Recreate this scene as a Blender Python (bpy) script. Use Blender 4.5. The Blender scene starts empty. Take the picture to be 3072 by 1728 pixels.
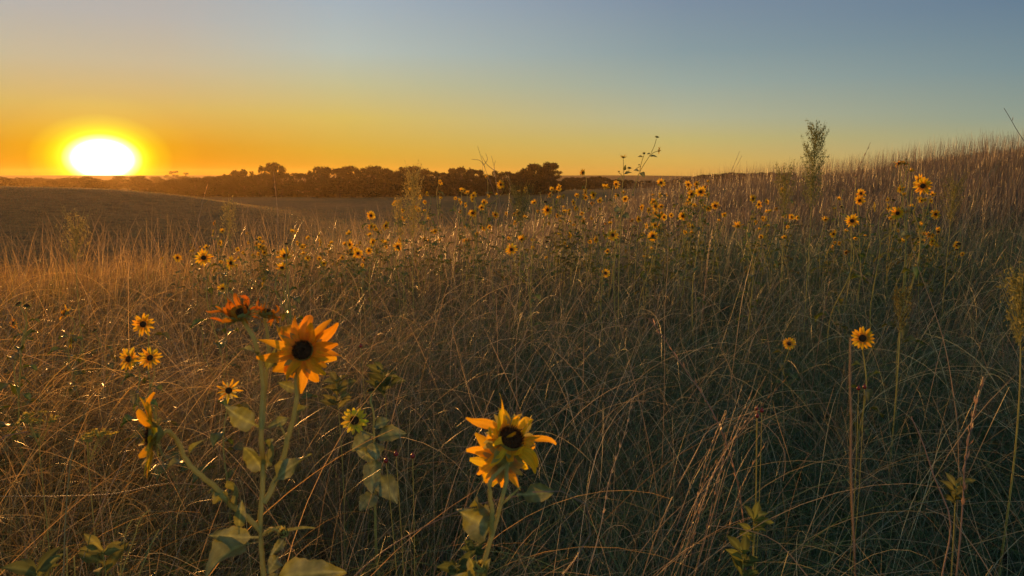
import bpy, math, random
import numpy as np
from mathutils import Vector, Matrix, Quaternion
random.seed(7); rng = np.random.default_rng(7)
S = bpy.context.scene
COL = S.collection
R = math.radians

# ------------------------------------------------------------------ camera
CAMZ = 1.5
PITCH = R(8.69)
F = 2219.0
cd = bpy.data.cameras.new('camera'); cam = bpy.data.objects.new('camera', cd); COL.objects.link(cam)
cd.sensor_width = 36; cd.lens = 26.0; cd.clip_start = 0.05; cd.clip_end = 20000
cam.location = (0, 0, CAMZ); cam.rotation_euler = (R(90) - PITCH, 0, 0)
cd.dof.use_dof = True; cd.dof.focus_distance = 2.6; cd.dof.aperture_fstop = 13
S.camera = cam
FW = Vector((0, math.cos(PITCH), -math.sin(PITCH))); UP = Vector((0, math.sin(PITCH), math.cos(PITCH)))
def ray(x, y):
    return (FW + Vector((1, 0, 0)) * ((x - 1536) / F) + UP * ((864 - y) / F)).normalized()
def at(x, y, d):                       # point of the place that stands d metres away, seen at photo pixel x, y
    return Vector((0, 0, CAMZ)) + ray(x, y) * d
def atd(x, y, d): return at(x * 1.19254, y * 1.19254, d)

# ------------------------------------------------------------------ sky and sun
S.view_settings.view_transform = 'Standard'; S.view_settings.look = 'None'
S.view_settings.exposure = 0; S.view_settings.gamma = 1
SUN_EL, SUN_AZ = R(1.7), R(-28.6)      # azimuth from +Y towards +X
W = bpy.data.worlds.new('World'); S.world = W; W.use_nodes = True
nt = W.node_tree; nt.nodes.clear()
def N(t, **k):
    n = nt.nodes.new(t)
    for a, b in k.items(): setattr(n, a, b)
    return n
def L(a, b): nt.links.new(a, b)
def M(op, a, b=None, c=None, clamp=False):
    n = N('ShaderNodeMath', operation=op, use_clamp=clamp)
    for i, v in enumerate((a, b, c)):
        if v is None: continue
        if isinstance(v, (int, float)): n.inputs[i].default_value = v
        else: L(v, n.inputs[i])
    return n.outputs[0]
def lin(c):
    return tuple(((v / 255) / 12.92 if v / 255 <= .04045 else ((v / 255 + .055) / 1.055) ** 2.4) for v in c) + (1,)
def ramp(fac, stops, interp='LINEAR'):
    n = N('ShaderNodeValToRGB'); cr = n.color_ramp; cr.interpolation = interp
    while len(cr.elements) > 1: cr.elements.remove(cr.elements[-1])
    cr.elements[0].position = stops[0][0]; cr.elements[0].color = stops[0][1]
    for p, c in stops[1:]:
        e = cr.elements.new(p); e.color = c
    L(fac, n.inputs[0]); return n.outputs[0]
def mix(f, a, b, mode='MIX'):
    n = N('ShaderNodeMix', data_type='RGBA', blend_type=mode)
    if isinstance(f, (int, float)): n.inputs[0].default_value = f
    else: L(f, n.inputs[0])
    for i, v in ((6, a), (7, b)):
        if isinstance(v, tuple): n.inputs[i].default_value = v
        else: L(v, n.inputs[i])
    return n.outputs[2]
tc = N('ShaderNodeTexCoord'); sep = N('ShaderNodeSeparateXYZ'); L(tc.outputs['Generated'], sep.inputs[0])
X, Y, Z = sep.outputs
elev = M('MULTIPLY', M('ARCSINE', Z), 57.2958)
hl = M('MAXIMUM', M('SQRT', M('ADD', M('MULTIPLY', X, X), M('MULTIPLY', Y, Y))), 1e-4)
azs = M('DIVIDE', M('ADD', M('MULTIPLY', X, math.sin(SUN_AZ)), M('MULTIPLY', Y, math.cos(SUN_AZ))), hl)
azd = M('MULTIPLY', M('ARCCOSINE', M('MINIMUM', M('MAXIMUM', azs, -1.0), 1.0)), 57.2958)
# elevation ramps over 0..40 degrees at four distances from the sun's azimuth
ef = M('DIVIDE', M('MAXIMUM', elev, 0.0), 40.0, clamp=True)
def st(l): return [(e / 40, lin(c)) for e, c in l]
r0 = ramp(ef, st([(0, (190,120,0)), (.7, (205,132,0)), (1.2, (212,140,8)), (2, (216,148,24)), (3, (218,164,56)), (4.6, (214,180,98)), (7.6, (198,184,152)), (10.5, (182,178,171)), (16, (160,164,172)), (40, (84,100,126))]))
r1 = ramp(ef, st([(0, (200,145,40)), (.7, (208,155,45)), (1.8, (212,168,58)), (4.2, (212,186,98)), (6.6, (195,190,146)), (8.9, (181,190,180)), (12.2, (165,178,186)), (18, (138,154,172)), (40, (78,96,124))]))
r2 = ramp(ef, st([(0, (215,165,76)), (1.1, (212,175,88)), (2.6, (196,180,112)), (4.2, (180,179,144)), (6.6, (156,169,158)), (8.9, (137,156,160)), (12.3, (124,142,160)), (20, (104,124,148)), (40, (70,90,120))]))
r3 = ramp(ef, st([(0, (190,166,108)), (2.6, (158,161,130)), (3.6, (143,156,140)), (6.7, (120,142,148)), (10.6, (100,124,145)), (20, (86,108,134)), (40, (64,84,116))]))
m01 = M('SMOOTH_MIN', M('MAXIMUM', M('DIVIDE', M('SUBTRACT', azd, 4.0), 12.0), 0.0), 1.0, .15)
m12 = M('DIVIDE', M('SUBTRACT', azd, 16.0), 25.0, clamp=True)
m23 = M('DIVIDE', M('SUBTRACT', azd, 41.0), 23.0, clamp=True)
low = mix(m23, mix(m12, mix(m01, r0, r1), r2), r3)
# upper sky: the physical sky of a setting sun
nish = N('ShaderNodeTexSky', sky_type='NISHITA'); nish.sun_disc = False
nish.sun_elevation = SUN_EL; nish.sun_rotation = SUN_AZ; nish.dust_density = 1.5; nish.altitude = 200
nsc = N('ShaderNodeVectorMath', operation='SCALE'); L(nish.outputs[0], nsc.inputs[0]); nsc.inputs[3].default_value = .2
hi = M('DIVIDE', M('SUBTRACT', elev, 16.0), 24.0, clamp=True)
sky = mix(hi, low, nsc.outputs[0])
# sky opposite the sun brightened, added out-of-view fill for surfaces facing the camera
opp = M('ADD', 1.0, M('MULTIPLY', M('DIVIDE', M('SUBTRACT', azd, 75.0), 60.0, clamp=True), 1.7))
ov = N('ShaderNodeVectorMath', operation='SCALE'); L(sky, ov.inputs[0]); L(opp, ov.inputs[3]); sky = ov.outputs[0]
# the sun's own disc and aureole
gx = M('DIVIDE', azd, 1.45); gy = M('SUBTRACT', elev, 1.05)
gd = M('SQRT', M('ADD', M('MULTIPLY', gx, gx), M('MULTIPLY', gy, gy)))
glow = ramp(M('DIVIDE', gd, 12.0, clamp=True), [(0, (9, 8, 6, 1)), (.085, (5, 4.4, 2.6, 1)), (.115, (1.5, 1.4, .5, 1)), (.14, (.75, .80, .02, 1)), (.17, (.40, .45, .0, 1)), (.20, (.22, .23, .0, 1)), (.25, (.08, .06, .0, 1)), (.36, (.02, .01, 0, 1)), (.5, (.0, .0, 0, 1)), (1, (0, 0, 0, 1))])
sky = mix(1.0, sky, glow, 'ADD')
bg = N('ShaderNodeBackground'); L(sky, bg.inputs[0]); bg.inputs[1].default_value = 1.0
wo = N('ShaderNodeOutputWorld'); L(bg.outputs[0], wo.inputs[0])

sd = bpy.data.lights.new('sun', 'SUN'); sd.energy = 5; sd.angle = R(.6); sd.color = (1, .45, .10)
sun = bpy.data.objects.new('sun', sd); COL.objects.link(sun)
sdir = Vector((math.sin(SUN_AZ) * math.cos(SUN_EL), math.cos(SUN_AZ) * math.cos(SUN_EL), math.sin(SUN_EL)))
sun.rotation_euler = (-sdir).to_track_quat('-Z', 'Y').to_euler(); sun.location = sdir * 50
S.cycles.max_bounces = 6; S.cycles.diffuse_bounces = 3; S.cycles.transmission_bounces = 4
S.cycles.transparent_max_bounces = 8; S.cycles.volume_bounces = 0

# ------------------------------------------------------------------ helpers
def tag(o, label=None, cat=None, group=None, kind=None):
    if label: o['label'] = label
    if cat: o['category'] = cat
    if group: o['group'] = group
    if kind: o['kind'] = kind
    return o
def empty(name, loc, label, cat, group=None):
    o = bpy.data.objects.new(name, None); COL.objects.link(o); o.location = loc; o.empty_display_size = .1
    return tag(o, label, cat, group)
def mat(name, fn):
    m = bpy.data.materials.new(name); m.use_nodes = True
    global nt; keep = nt; nt = m.node_tree; nt.nodes.clear()
    out = N('ShaderNodeOutputMaterial'); L(fn(), out.inputs[0]); nt = keep
    return m
def noise(scale, detail=3, rough=.6, vec=None):
    n = N('ShaderNodeTexNoise'); n.inputs['Scale'].default_value = scale; n.inputs['Detail'].default_value = detail
    n.inputs['Roughness'].default_value = rough
    if vec is None:
        t = N('ShaderNodeTexCoord'); vec = t.outputs['Object']
    L(vec, n.inputs['Vector']); return n.outputs[0]
def leafy(col, rough=.5, trans=.35, tcol=None, spec=.4, bump=None):
    """thin plant tissue: reflects and lets light through"""
    p = N('ShaderNodeBsdfPrincipled'); p.inputs['Roughness'].default_value = rough
    p.inputs['Specular IOR Level'].default_value = spec
    if isinstance(col, tuple): p.inputs['Base Color'].default_value = col
    else: L(col, p.inputs['Base Color'])
    t = N('ShaderNodeBsdfTranslucent'); tcol = tcol if tcol is not None else col
    if isinstance(tcol, tuple): t.inputs[0].default_value = tcol
    else: L(tcol, t.inputs[0])
    if bump is not None:
        b = N('ShaderNodeBump'); b.inputs['Strength'].default_value = .5; b.inputs['Distance'].default_value = .002
        L(bump, b.inputs['Height']); L(b.outputs[0], p.inputs['Normal']); L(b.outputs[0], t.inputs['Normal'])
    m = N('ShaderNodeMixShader'); m.inputs[0].default_value = trans; L(p.outputs[0], m.inputs[1]); L(t.outputs[0], m.inputs[2])
    return m.outputs[0]
def mesh_np(name, V, Fq, colors=None, smooth=False, nv=4):
    """mesh from numpy arrays; faces all with nv corners"""
    me = bpy.data.meshes.new(name)
    V = np.asarray(V, dtype=np.float32); Fq = np.asarray(Fq, dtype=np.int32)
    me.vertices.add(len(V)); me.vertices.foreach_set('co', V.ravel())
    me.loops.add(Fq.size); me.loops.foreach_set('vertex_index', Fq.ravel())
    me.polygons.add(len(Fq)); me.polygons.foreach_set('loop_start', np.arange(len(Fq), dtype=np.int32) * nv)
    if smooth: me.polygons.foreach_set('use_smooth', np.ones(len(Fq), dtype=bool))
    if colors is not None:
        a = me.color_attributes.new('tint', 'FLOAT_COLOR', 'POINT'); a.data.foreach_set('color', np.asarray(colors, dtype=np.float32).ravel())
    me.update(calc_edges=True); me.validate()
    return me
def link(name, me, m=None, parent=None):
    o = bpy.data.objects.new(name, me); COL.objects.link(o)
    if m is not None and not me.materials: me.materials.append(m)
    if parent is not None: o.parent = parent
    return o

# ------------------------------------------------------------------ terrain (height from a table of azimuth x radius)
RAD = np.array([0, 4, 8, 12, 16, 20, 28, 36, 45, 60, 80, 105, 130, 180, 250, 350, 550, 900], float)
T = {
 -90: [0, 0, -.1, -.3, -.9, -1.7, -2.6, -3.0, -3.1, -2.6, -1.4, -.2, -.8, -3, -5, -7, -6, 1.2],
 -45: [0, 0, -.1, -.25, -.8, -1.7, -2.6, -3.0, -3.0, -2.6, -1.3, .25, -.4, -3, -5, -7, -6, 1.2],
 -35: [0, 0, -.1, -.2, -.75, -1.6, -2.5, -3.0, -3.0, -2.6, -1.2, .30, -.3, -3, -5, -7, -6, 1.2],
 -29: [0, 0, -.1, -.2, -.75, -1.6, -2.5, -3.0, -3.1, -2.8, -1.5, .0, -.9, -3, -5, -7, -6, 1.2],
 -24: [0, 0, -.08, -.18, -.7, -1.5, -2.4, -2.9, -3.1, -3.0, -2.2, -1.0, -2.0, -4, -5, -7, -6, 1.2],
 -19: [0, 0, -.06, -.15, -.55, -1.2, -2.1, -2.7, -3.0, -3.2, -2.9, -2.8, -3.6, -4.4, -5, -7, -6, 1.2],
 -14: [0, 0, -.05, -.12, -.4, -1.0, -1.9, -2.5, -3.0, -3.4, -3.7, -4.1, -4.5, -4.8, -5, -7, -6, 1.2],
 -8: [0, 0, -.04, -.1, -.25, -.7, -1.5, -2.2, -2.8, -3.4, -3.9, -4.3, -4.6, -4.9, -4.8, -7, -6, 1.2],
 0: [0, 0, -.02, -.08, -.15, -.35, -1.0, -1.8, -2.5, -3.2, -3.8, -4.2, -4.5, -4.6, -4.4, -6, -6, 1.2],
 5: [0, 0, 0, -.05, -.1, -.15, -.35, -1.0, -1.8, -2.8, -3.6, -4.0, -4.2, -4.0, -3.8, -5, -6, 1.2],
 10: [0, .02, .03, .05, .08, .12, .28, .05, -.6, -1.8, -3.0, -3.6, -3.8, -3.6, -3.4, -4, -6, 1.2],
 15: [0, .02, .06, .12, .22, .34, .52, .58, .2, -.8, -2.2, -3, -3.4, -3.4, -3.2, -4, -5, 0],
 21: [0, .03, .1, .22, .38, .55, .78, .93, .9, .4, -1.0, -2, -3, -3, -3, -4, -5, 0],
 24: [0, .03, .12, .28, .48, .68, .95, 1.18, 1.2, .8, -.6, -2, -3, -3, -3, -4, -5, 0],
 28.5: [0, .04, .16, .38, .62, .9, 1.35, 1.66, 1.7, 1.3, 0, -2, -3, -3, -3, -4, -5, 0],
 35: [0, .05, .2, .46, .8, 1.18, 1.78, 2.2, 2.3, 2.0, .6, -1.5, -3, -3, -3, -4, -5, 0],
 45: [0, .06, .24, .55, .95, 1.4, 2.2, 2.8, 3.0, 2.8, 1.2, -1, -3, -3, -3, -4, -5, 0],
 90: [0, .06, .3, .7, 1.2, 1.7, 2.7, 3.4, 3.7, 3.6, 2.6, 0, -2, -3, -3, -4, -5, 0],
 180: [0, 0, .05, .1, .1, .1, 0, 0, 0, -.2, -.6, -1, -1.5, -2, -3, -5, -6, 1.2],
 270: [0, 0, -.1, -.3, -.9, -1.7, -2.6, -3.0, -3.1, -2.6, -1.4, -.2, -.8, -3, -5, -7, -5, 1.2]}
AZ = np.array(sorted(T)); TZ = np.array([T[a] for a in AZ])
LR = np.linspace(0, math.log(901), 260); AF = np.arange(-90, 271, 1.0)
def sm(A, k, axis):
    ker = np.exp(-np.linspace(-2, 2, 2 * k + 1) ** 2); ker /= ker.sum()
    P = np.pad(A, [(k, k) if i == axis else (0, 0) for i in range(2)], mode='edge')
    return np.apply_along_axis(lambda v: np.convolve(v, ker, 'valid'), axis, P)
G1 = np.array([np.interp(np.exp(LR) - 1, RAD, row) for row in TZ])
G2 = np.array([np.interp(AF, AZ, G1[:, j]) for j in range(len(LR))]).T
GZ = sm(sm(G2, 2, 0), 3, 1)
GZ[0] = GZ[-1] = (GZ[0] + GZ[-1]) / 2
def hnoise(x, y, s, seed=0):
    r_ = np.random.default_rng(seed); o = 0
    for k in range(6):
        a = r_.uniform(0, 6.28); f = s * r_.uniform(.6, 1.7); o = o + np.sin(x * math.cos(a) * f + y * math.sin(a) * f + r_.uniform(0, 6.28))
    return o / 6
def gz(x, y):
    x = np.asarray(x, float); y = np.asarray(y, float)
    r_ = np.hypot(x, y); az = np.degrees(np.arctan2(x, y)); az = np.where(az < -90, az + 360, az)
    fi = (az + 90); fj = np.log(r_ + 1) / LR[-1] * (len(LR) - 1)
    i = np.clip(fi.astype(int), 0, len(AF) - 2); j = np.clip(fj.astype(int), 0, len(LR) - 2)
    a = fi - i; b = np.clip(fj - j, 0, 1)
    z = (GZ[i, j] * (1 - a) * (1 - b) + GZ[i + 1, j] * a * (1 - b) + GZ[i, j + 1] * (1 - a) * b + GZ[i + 1, j + 1] * a * b)
    return z + .05 * hnoise(x, y, .9, 1) * np.clip(r_ / 3, 0, 1) + .12 * hnoise(x, y, .12, 2) * np.clip((r_ - 30) / 60, 0, 1)
def gzf(x, y): return float(gz(x, y))

rr = np.concatenate([[0.0], np.exp(np.linspace(math.log(.3), math.log(900), 240))])
aa = np.radians(np.arange(0, 360, 1.0))
RR, AA = np.meshgrid(rr[1:], aa, indexing='ij')
TX, TY = RR * np.sin(AA), RR * np.cos(AA)
TV = np.concatenate([[[0, 0, 0]], np.stack([TX, TY, gz(TX, TY)], -1).reshape(-1, 3)])
na = len(aa); q = []
idx = 1 + np.arange(len(rr) - 1)[:, None] * na + np.arange(na)[None, :]
q = np.stack([idx[:-1], idx[1:], np.roll(idx[1:], -1, 1), np.roll(idx[:-1], -1, 1)], -1).reshape(-1, 4)
tm = mesh_np('ground', TV, q[:, ::-1], smooth=True)
def f_ground():
    t = N('ShaderNodeTexCoord'); p = t.outputs['Object']
    big = noise(.035, 5, .6, p); mid = noise(.9, 6, .7, p); fine = noise(9, 6, .75, p)
    c1 = ramp(big, [(.35, (.13, .11, .04, 1)), (.5, (.20, .135, .045, 1)), (.65, (.25, .155, .055, 1))])
    c2 = ramp(mid, [(.3, (.45, .45, .42, 1)), (.7, (1.35, 1.3, 1.2, 1))])
    c3 = ramp(fine, [(.3, (.5, .5, .5, 1)), (.7, (1.3, 1.3, 1.3, 1))])
    far = mix(1.0, mix(1.0, c1, c2, 'MULTIPLY'), c3, 'MULTIPLY')
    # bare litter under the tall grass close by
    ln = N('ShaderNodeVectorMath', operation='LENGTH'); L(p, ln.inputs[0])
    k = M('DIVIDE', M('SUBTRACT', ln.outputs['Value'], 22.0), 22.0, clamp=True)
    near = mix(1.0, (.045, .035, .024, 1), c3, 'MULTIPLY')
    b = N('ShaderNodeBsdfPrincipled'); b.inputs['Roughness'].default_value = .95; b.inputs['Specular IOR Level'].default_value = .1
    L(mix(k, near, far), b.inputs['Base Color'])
    bp = N('ShaderNodeBump'); bp.inputs['Strength'].default_value = .5; bp.inputs['Distance'].default_value = .15
    L(mid, bp.inputs['Height']); bp2 = N('ShaderNodeBump'); bp2.inputs['Strength'].default_value = .8; bp2.inputs['Distance'].default_value = .05
    L(fine, bp2.inputs['Height']); L(bp.outputs[0], bp2.inputs['Normal']); L(bp2.outputs[0], b.inputs['Normal'])
    return b.outputs[0]
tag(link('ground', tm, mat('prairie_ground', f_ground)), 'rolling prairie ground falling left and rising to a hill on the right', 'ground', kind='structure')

# ------------------------------------------------------------------ mesh builder for plants
class MB:
    def __init__(s): s.V = []; s.Q = []; s.C = []; s.n = 0
    def add(s, V, Q, col=None):
        V = np.asarray(V, float).reshape(-1, 3); s.V.append(V); s.Q.append(np.asarray(Q, int).reshape(-1, 4) + s.n)
        s.C.append(np.tile(np.array(col if col is not None else (1, 1, 1, 1), float), (len(V), 1)) if col is None or np.ndim(col) == 1 else np.asarray(col, float))
        s.n += len(V)
    def build(s, name, m, parent=None, smooth=True):
        me = mesh_np(name, np.concatenate(s.V), np.concatenate(s.Q), np.concatenate(s.C), smooth)
        return link(name, me, m, parent)
def spline(P, n):
    """smooth curve through the points P (chord-length Hermite), n samples evenly along it"""
    P = np.asarray([tuple(p) for p in P], float)
    if len(P) == 2: return P[0] + (P[1] - P[0]) * np.linspace(0, 1, n)[:, None]
    c = np.maximum(np.linalg.norm(np.diff(P, axis=0), axis=1), 1e-6) ; k_ = np.concatenate([[0], np.cumsum(c)]); D_ = np.diff(P, axis=0) / c[:, None]
    m_ = np.empty_like(P); m_[0], m_[-1] = D_[0], D_[-1]
    m_[1:-1] = (D_[:-1] * c[1:, None] + D_[1:] * c[:-1, None]) / (c[1:] + c[:-1])[:, None]
    s_ = np.linspace(0, k_[-1], n); i = np.clip(np.searchsorted(k_, s_, 'right') - 1, 0, len(P) - 2)
    h_ = c[i][:, None]; f = (s_ - k_[i])[:, None] / h_
    return (2 * f ** 3 - 3 * f ** 2 + 1) * P[i] + (f ** 3 - 2 * f ** 2 + f) * h_ * m_[i] + (-2 * f ** 3 + 3 * f ** 2) * P[i + 1] + (f ** 3 - f ** 2) * h_ * m_[i + 1]
def unit(v): v = np.asarray(v, float); return v / (np.linalg.norm(v, axis=-1, keepdims=True) + 1e-12)
def frame(T):
    T = unit(T); ref = np.where(np.abs(T[..., 2:3]) < .9, np.array([0, 0, 1.0]), np.array([1.0, 0, 0]))
    A = unit(np.cross(T, ref)); return T, A, np.cross(T, A)
def tube(mb, P, r, sides=6, col=None):
    P = np.asarray(P, float); n = len(P); T, A, B = frame(np.gradient(P, axis=0))
    r = np.broadcast_to(np.asarray(r, float), (n,)); th = np.linspace(0, 2 * math.pi, sides, endpoint=False)
    V = P[:, None] + r[:, None, None] * (np.cos(th)[None, :, None] * A[:, None] + np.sin(th)[None, :, None] * B[:, None])
    k = np.arange(n - 1)[:, None] * sides + np.arange(sides)[None]
    k2 = np.arange(n - 1)[:, None] * sides + (np.arange(sides)[None] + 1) % sides
    mb.add(V, np.stack([k, k2, k2 + sides, k + sides], -1), col)
def grid(mb, G, col=None):
    """G: rows x cols x 3 sheet"""
    a, b = G.shape[:2]; k = np.arange(a - 1)[:, None] * b + np.arange(b - 1)[None]
    mb.add(G, np.stack([k, k + 1, k + b + 1, k + b], -1), None if col is None else (col.reshape(-1, 4) if np.ndim(col) > 1 else col))

# ------------------------------------------------------------------ plant materials
def attr():
    n = N('ShaderNodeAttribute'); n.attribute_name = 'tint'; return n.outputs['Color']
m_grass = mat('grass', lambda: leafy(attr(), .36, .48, mix(1.0, attr(), (1.5, 1.45, 1.2, 1), 'MULTIPLY'), .7))
def f_petal():
    c = mix(1.0, ramp(noise(60, 2), [(.35, (.86, .49, .02, 1)), (.65, (.92, .62, .03, 1))]), attr(), 'MULTIPLY')
    return leafy(c, .55, .55, mix(1.0, c, (1.1, 1.0, .6, 1), 'MULTIPLY'), .2)
m_petal = mat('petal', f_petal)
def f_leaf():
    a = attr(); c = mix(1.0, ramp(noise(60, 4), [(.3, (.115, .125, .042, 1)), (.7, (.19, .20, .075, 1))]), a, 'MULTIPLY')
    return leafy(c, .42, .32, mix(1.0, c, (1.8, 1.7, .7, 1), 'MULTIPLY'), .6, noise(220, 4))
m_leaf = mat('sunflower_leaf', f_leaf)
m_stem = mat('green_stem', lambda: leafy(mix(1.0, ramp(noise(40, 3), [(.3, (.36, .34, .09, 1)), (.7, (.50, .46, .14, 1))]), attr(), 'MULTIPLY'), .6, .45, (.6, .52, .14, 1), .35, noise(500, 2)))
m_hair = mat('stem_hair', lambda: leafy((.55, .46, .2, 1), .5, .5, (.9, .75, .35, 1), .3))
m_disc = mat('flower_disc', lambda: leafy(mix(1.0, ramp(noise(300, 2), [(.35, (.03, .016, .009, 1)), (.7, (.15, .075, .03, 1))]), attr(), 'MULTIPLY'), .85, .05, (.05, .02, .01, 1), .1, noise(500, 2)))
m_weed = mat('weed_foliage', lambda: leafy(attr(), .65, .5, mix(1.0, attr(), (1.6, 1.4, .8, 1), 'MULTIPLY'), .12))
m_berry = mat('red_hip', lambda: leafy((.28, .02, .012, 1), .3, .1, (.4, .03, .01, 1), .5))
m_tree = mat('tree_leaves', lambda: leafy(attr(), .8, .15, attr(), .05))
m_bark = mat('bark', lambda: leafy(ramp(noise(6, 4), [(.3, (.03, .022, .016, 1)), (.7, (.075, .055, .04, 1))]), .9, 0.0, (.05, .04, .03, 1), .1))

# ------------------------------------------------------------------ grass
def blades(n, x, y, length, w0, th0, th1, az, azc, cols, seg=8, wid_end=.15, zoff=0, head=None, head_col=None, curl=1.6, sway=0.0):
    """arching ribbons; everything is an array of n values. th: angle off vertical at the root and the tip"""
    t = np.linspace(0, 1, seg + 1)
    th = th0[:, None] + (th1 - th0)[:, None] * t[None] ** curl
    a = az[:, None] + azc[:, None] * t[None]
    if sway: a = a + sway * np.sin(t[None] * rng.uniform(4, 9, n)[:, None] + rng.uniform(0, 6, n)[:, None])
    d = np.stack([np.sin(th) * np.sin(a), np.sin(th) * np.cos(a), np.cos(th)], -1)
    st_ = (length / seg)[:, None, None]
    P = np.cumsum(np.concatenate([np.zeros((n, 1, 3)), d[:, :-1] * st_], 1), 1)
    z = gz(x, y); root = np.stack([x, y, z - .02 + zoff], -1)
    P = P + root[:, None]
    P[..., 2] = np.maximum(P[..., 2], gz(P[..., 0], P[..., 1]) + .01)
    sd_ = np.cross(d, np.array([0, 0, 1.0])); bad = np.linalg.norm(sd_, axis=-1) < .05
    sd_[bad] = np.array([1.0, 0, 0]); sd_ = unit(sd_)
    tw = rng.uniform(0, 3.14, n)[:, None] + rng.normal(0, .5, n)[:, None] * t[None] * 2
    up = np.cross(sd_, d); S_ = sd_ * np.cos(tw)[..., None] + up * np.sin(tw)[..., None]
    w = w0[:, None] * ((1 - t[None]) * (1 - wid_end) + wid_end)
    if head is not None:       # a seed head: the last stretch swells
        w = w * (1 + head[:, None] * np.clip((t[None] - .72) / .1, 0, 1) * (t[None] < .98))
    V = np.stack([P - S_ * w[..., None] / 2, P + S_ * w[..., None] / 2], 2)
    base = np.arange(n)[:, None] * (seg + 1) * 2 + np.arange(seg)[None] * 2
    Q = np.stack([base, base + 1, base + 3, base + 2], -1).reshape(-1, 4)
    C = np.repeat(cols[:, None], (seg + 1) * 2, 1).reshape(n, seg + 1, 2, 4)
    if head_col is not None:
        k = (t > .72); C[:, k] = C[:, k] * .3 + np.asarray(head_col) * .7
    return V.reshape(-1, 3), Q, C.reshape(-1, 4)
STRAW = np.array([[.26, .22, .15], [.20, .165, .115], [.14, .115, .08], [.38, .33, .235], [.10, .083, .06]])
GREEN = np.array([[.080, .135, .058], [.060, .10, .045], [.10, .155, .065], [.095, .145, .08]])
RUST = np.array([[.115, .09, .062], [.135, .10, .07], [.095, .075, .052], [.15, .125, .085], [.08, .066, .048]])
def pick(pal, n, var=.18):
    c = pal[rng.integers(0, len(pal), n)] * rng.uniform(1 - var, 1 + var, (n, 1))
    return np.concatenate([c, np.ones((n, 1))], 1)
def sector(n, r0, r1, a0=-50, a1=50, p=1.0):
    """n points; p = 1: density falls as 1/r"""
    u = rng.uniform(0, 1, n); r_ = (r0 ** p + u * (r1 ** p - r0 ** p)) ** (1 / p)
    a = np.radians(rng.uniform(a0, a1, n)); return r_ * np.sin(a), r_ * np.cos(a), r_
GV, GQ, GC, gn = [], [], [], 0
def put(res):
    global gn
    V, Q, C = res; GV.append(V.astype(np.float32)); GQ.append((Q + gn).astype(np.int32)); GC.append(C.astype(np.float32)); gn += len(V)
def greenness(x, y):      # greener towards the right of the near field, in patches
    g = .50 + .6 * np.clip((x / np.maximum(np.hypot(x, y), .5) + .2) / .5, -.4, 1) + .4 * hnoise(x, y, 1.1, 5)
    return np.clip(g * np.clip((15 - np.hypot(x, y)) / 8, .12, 1), .05, .92)
def cols_at(x, y):
    n = len(x); g = rng.uniform(0, 1, n) < greenness(x, y); ru = rng.uniform(0, 1, n) < np.clip((np.hypot(x, y) - 8) / 14, .15, .8)
    return np.where(g[:, None], pick(GREEN, n), np.where(ru[:, None], pick(RUST, n), pick(STRAW, n)))
def golden(x, y):          # orange glow from the sun side painted into the left blades
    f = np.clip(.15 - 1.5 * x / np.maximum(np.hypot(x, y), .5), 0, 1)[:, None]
    r_ = np.clip((x / np.maximum(np.hypot(x, y), .5) - .05) / .4, 0, 1)[:, None] * np.clip((16 - np.hypot(x, y)) / 8, 0, 1)[:, None]      # shade painted into the near right blades: dimmer, less orange
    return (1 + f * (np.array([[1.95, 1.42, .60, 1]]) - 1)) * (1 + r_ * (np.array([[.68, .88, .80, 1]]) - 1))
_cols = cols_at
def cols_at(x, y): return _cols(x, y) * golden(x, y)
def clump(x, y, s=1.0):
    return .5 + .5 * hnoise(x, y, 2.6 * s, 9)
def lean_field(x, y):
    return 1.3 + 1.4 * hnoise(x, y, .9, 12)
def layer(n, r0, r1, L0, L1, w, seg, th1, p=1.0, th0=(.02, .5), azs=1.5, sway=0.0, colf=None, curl=1.6):
    x, y, r_ = sector(n, r0, r1, -50, 50, p)
    kp = rng.uniform(0, 1, n) < .45 + .9 * np.clip(.5 + hnoise(x, y, 4.5, 21), 0, 1); x, y, r_ = x[kp], y[kp], r_[kp]; n = len(x)      # gaps between the tufts
    Ln = rng.uniform(L0, L1, n) * (.72 + .5 * clump(x, y))
    az = lean_field(x, y) + rng.normal(0, azs, n)
    put(blades(n, x, y, Ln, w * rng.uniform(.55, 1.35, n), rng.uniform(th0[0], th0[1], n), rng.uniform(th1[0], th1[1], n), az, rng.normal(0, .8, n), (colf or cols_at)(x, y), seg, sway=sway, curl=curl))
NG = GRASS_SCALE = 1.0
k = lambda v: int(v * NG)
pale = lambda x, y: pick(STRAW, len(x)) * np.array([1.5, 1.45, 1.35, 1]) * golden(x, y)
layer(k(20000), .5, 5.0, .55, 1.0, .0025, 13, (1.5, 3.0), 1.3, sway=.25)     # long arching, looping blades
layer(k(14000), .6, 5.0, .5, .9, .0023, 12, (1.3, 2.0), 1.3, th0=(.5, 1.3), sway=.3, curl=.8)   # flattened, lying across each other
layer(k(4200), 1.0, 7.5, .8, 1.3, .0030, 18, (1.4, 2.9), 1.3, th0=(.0, .35), sway=.15, colf=pale)    # pale long arcs above the mat
layer(k(38000), 4.0, 13, .4, .85, .0036, 9, (1.1, 2.9), 1.1, sway=.3)
layer(k(3000), 3.5, 12, .7, 1.15, .0042, 12, (1.5, 2.9), 1.1, th0=(0, .4), sway=.2, colf=pale)
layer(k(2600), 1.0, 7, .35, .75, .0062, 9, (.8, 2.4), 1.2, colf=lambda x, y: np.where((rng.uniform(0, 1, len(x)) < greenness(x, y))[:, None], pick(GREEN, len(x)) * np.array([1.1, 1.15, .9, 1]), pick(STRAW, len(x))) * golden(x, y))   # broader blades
layer(k(10000), 1.0, 9, .3, .6, .0034, 6, (.3, 1.4), 1.2)               # lower upright filling
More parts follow.
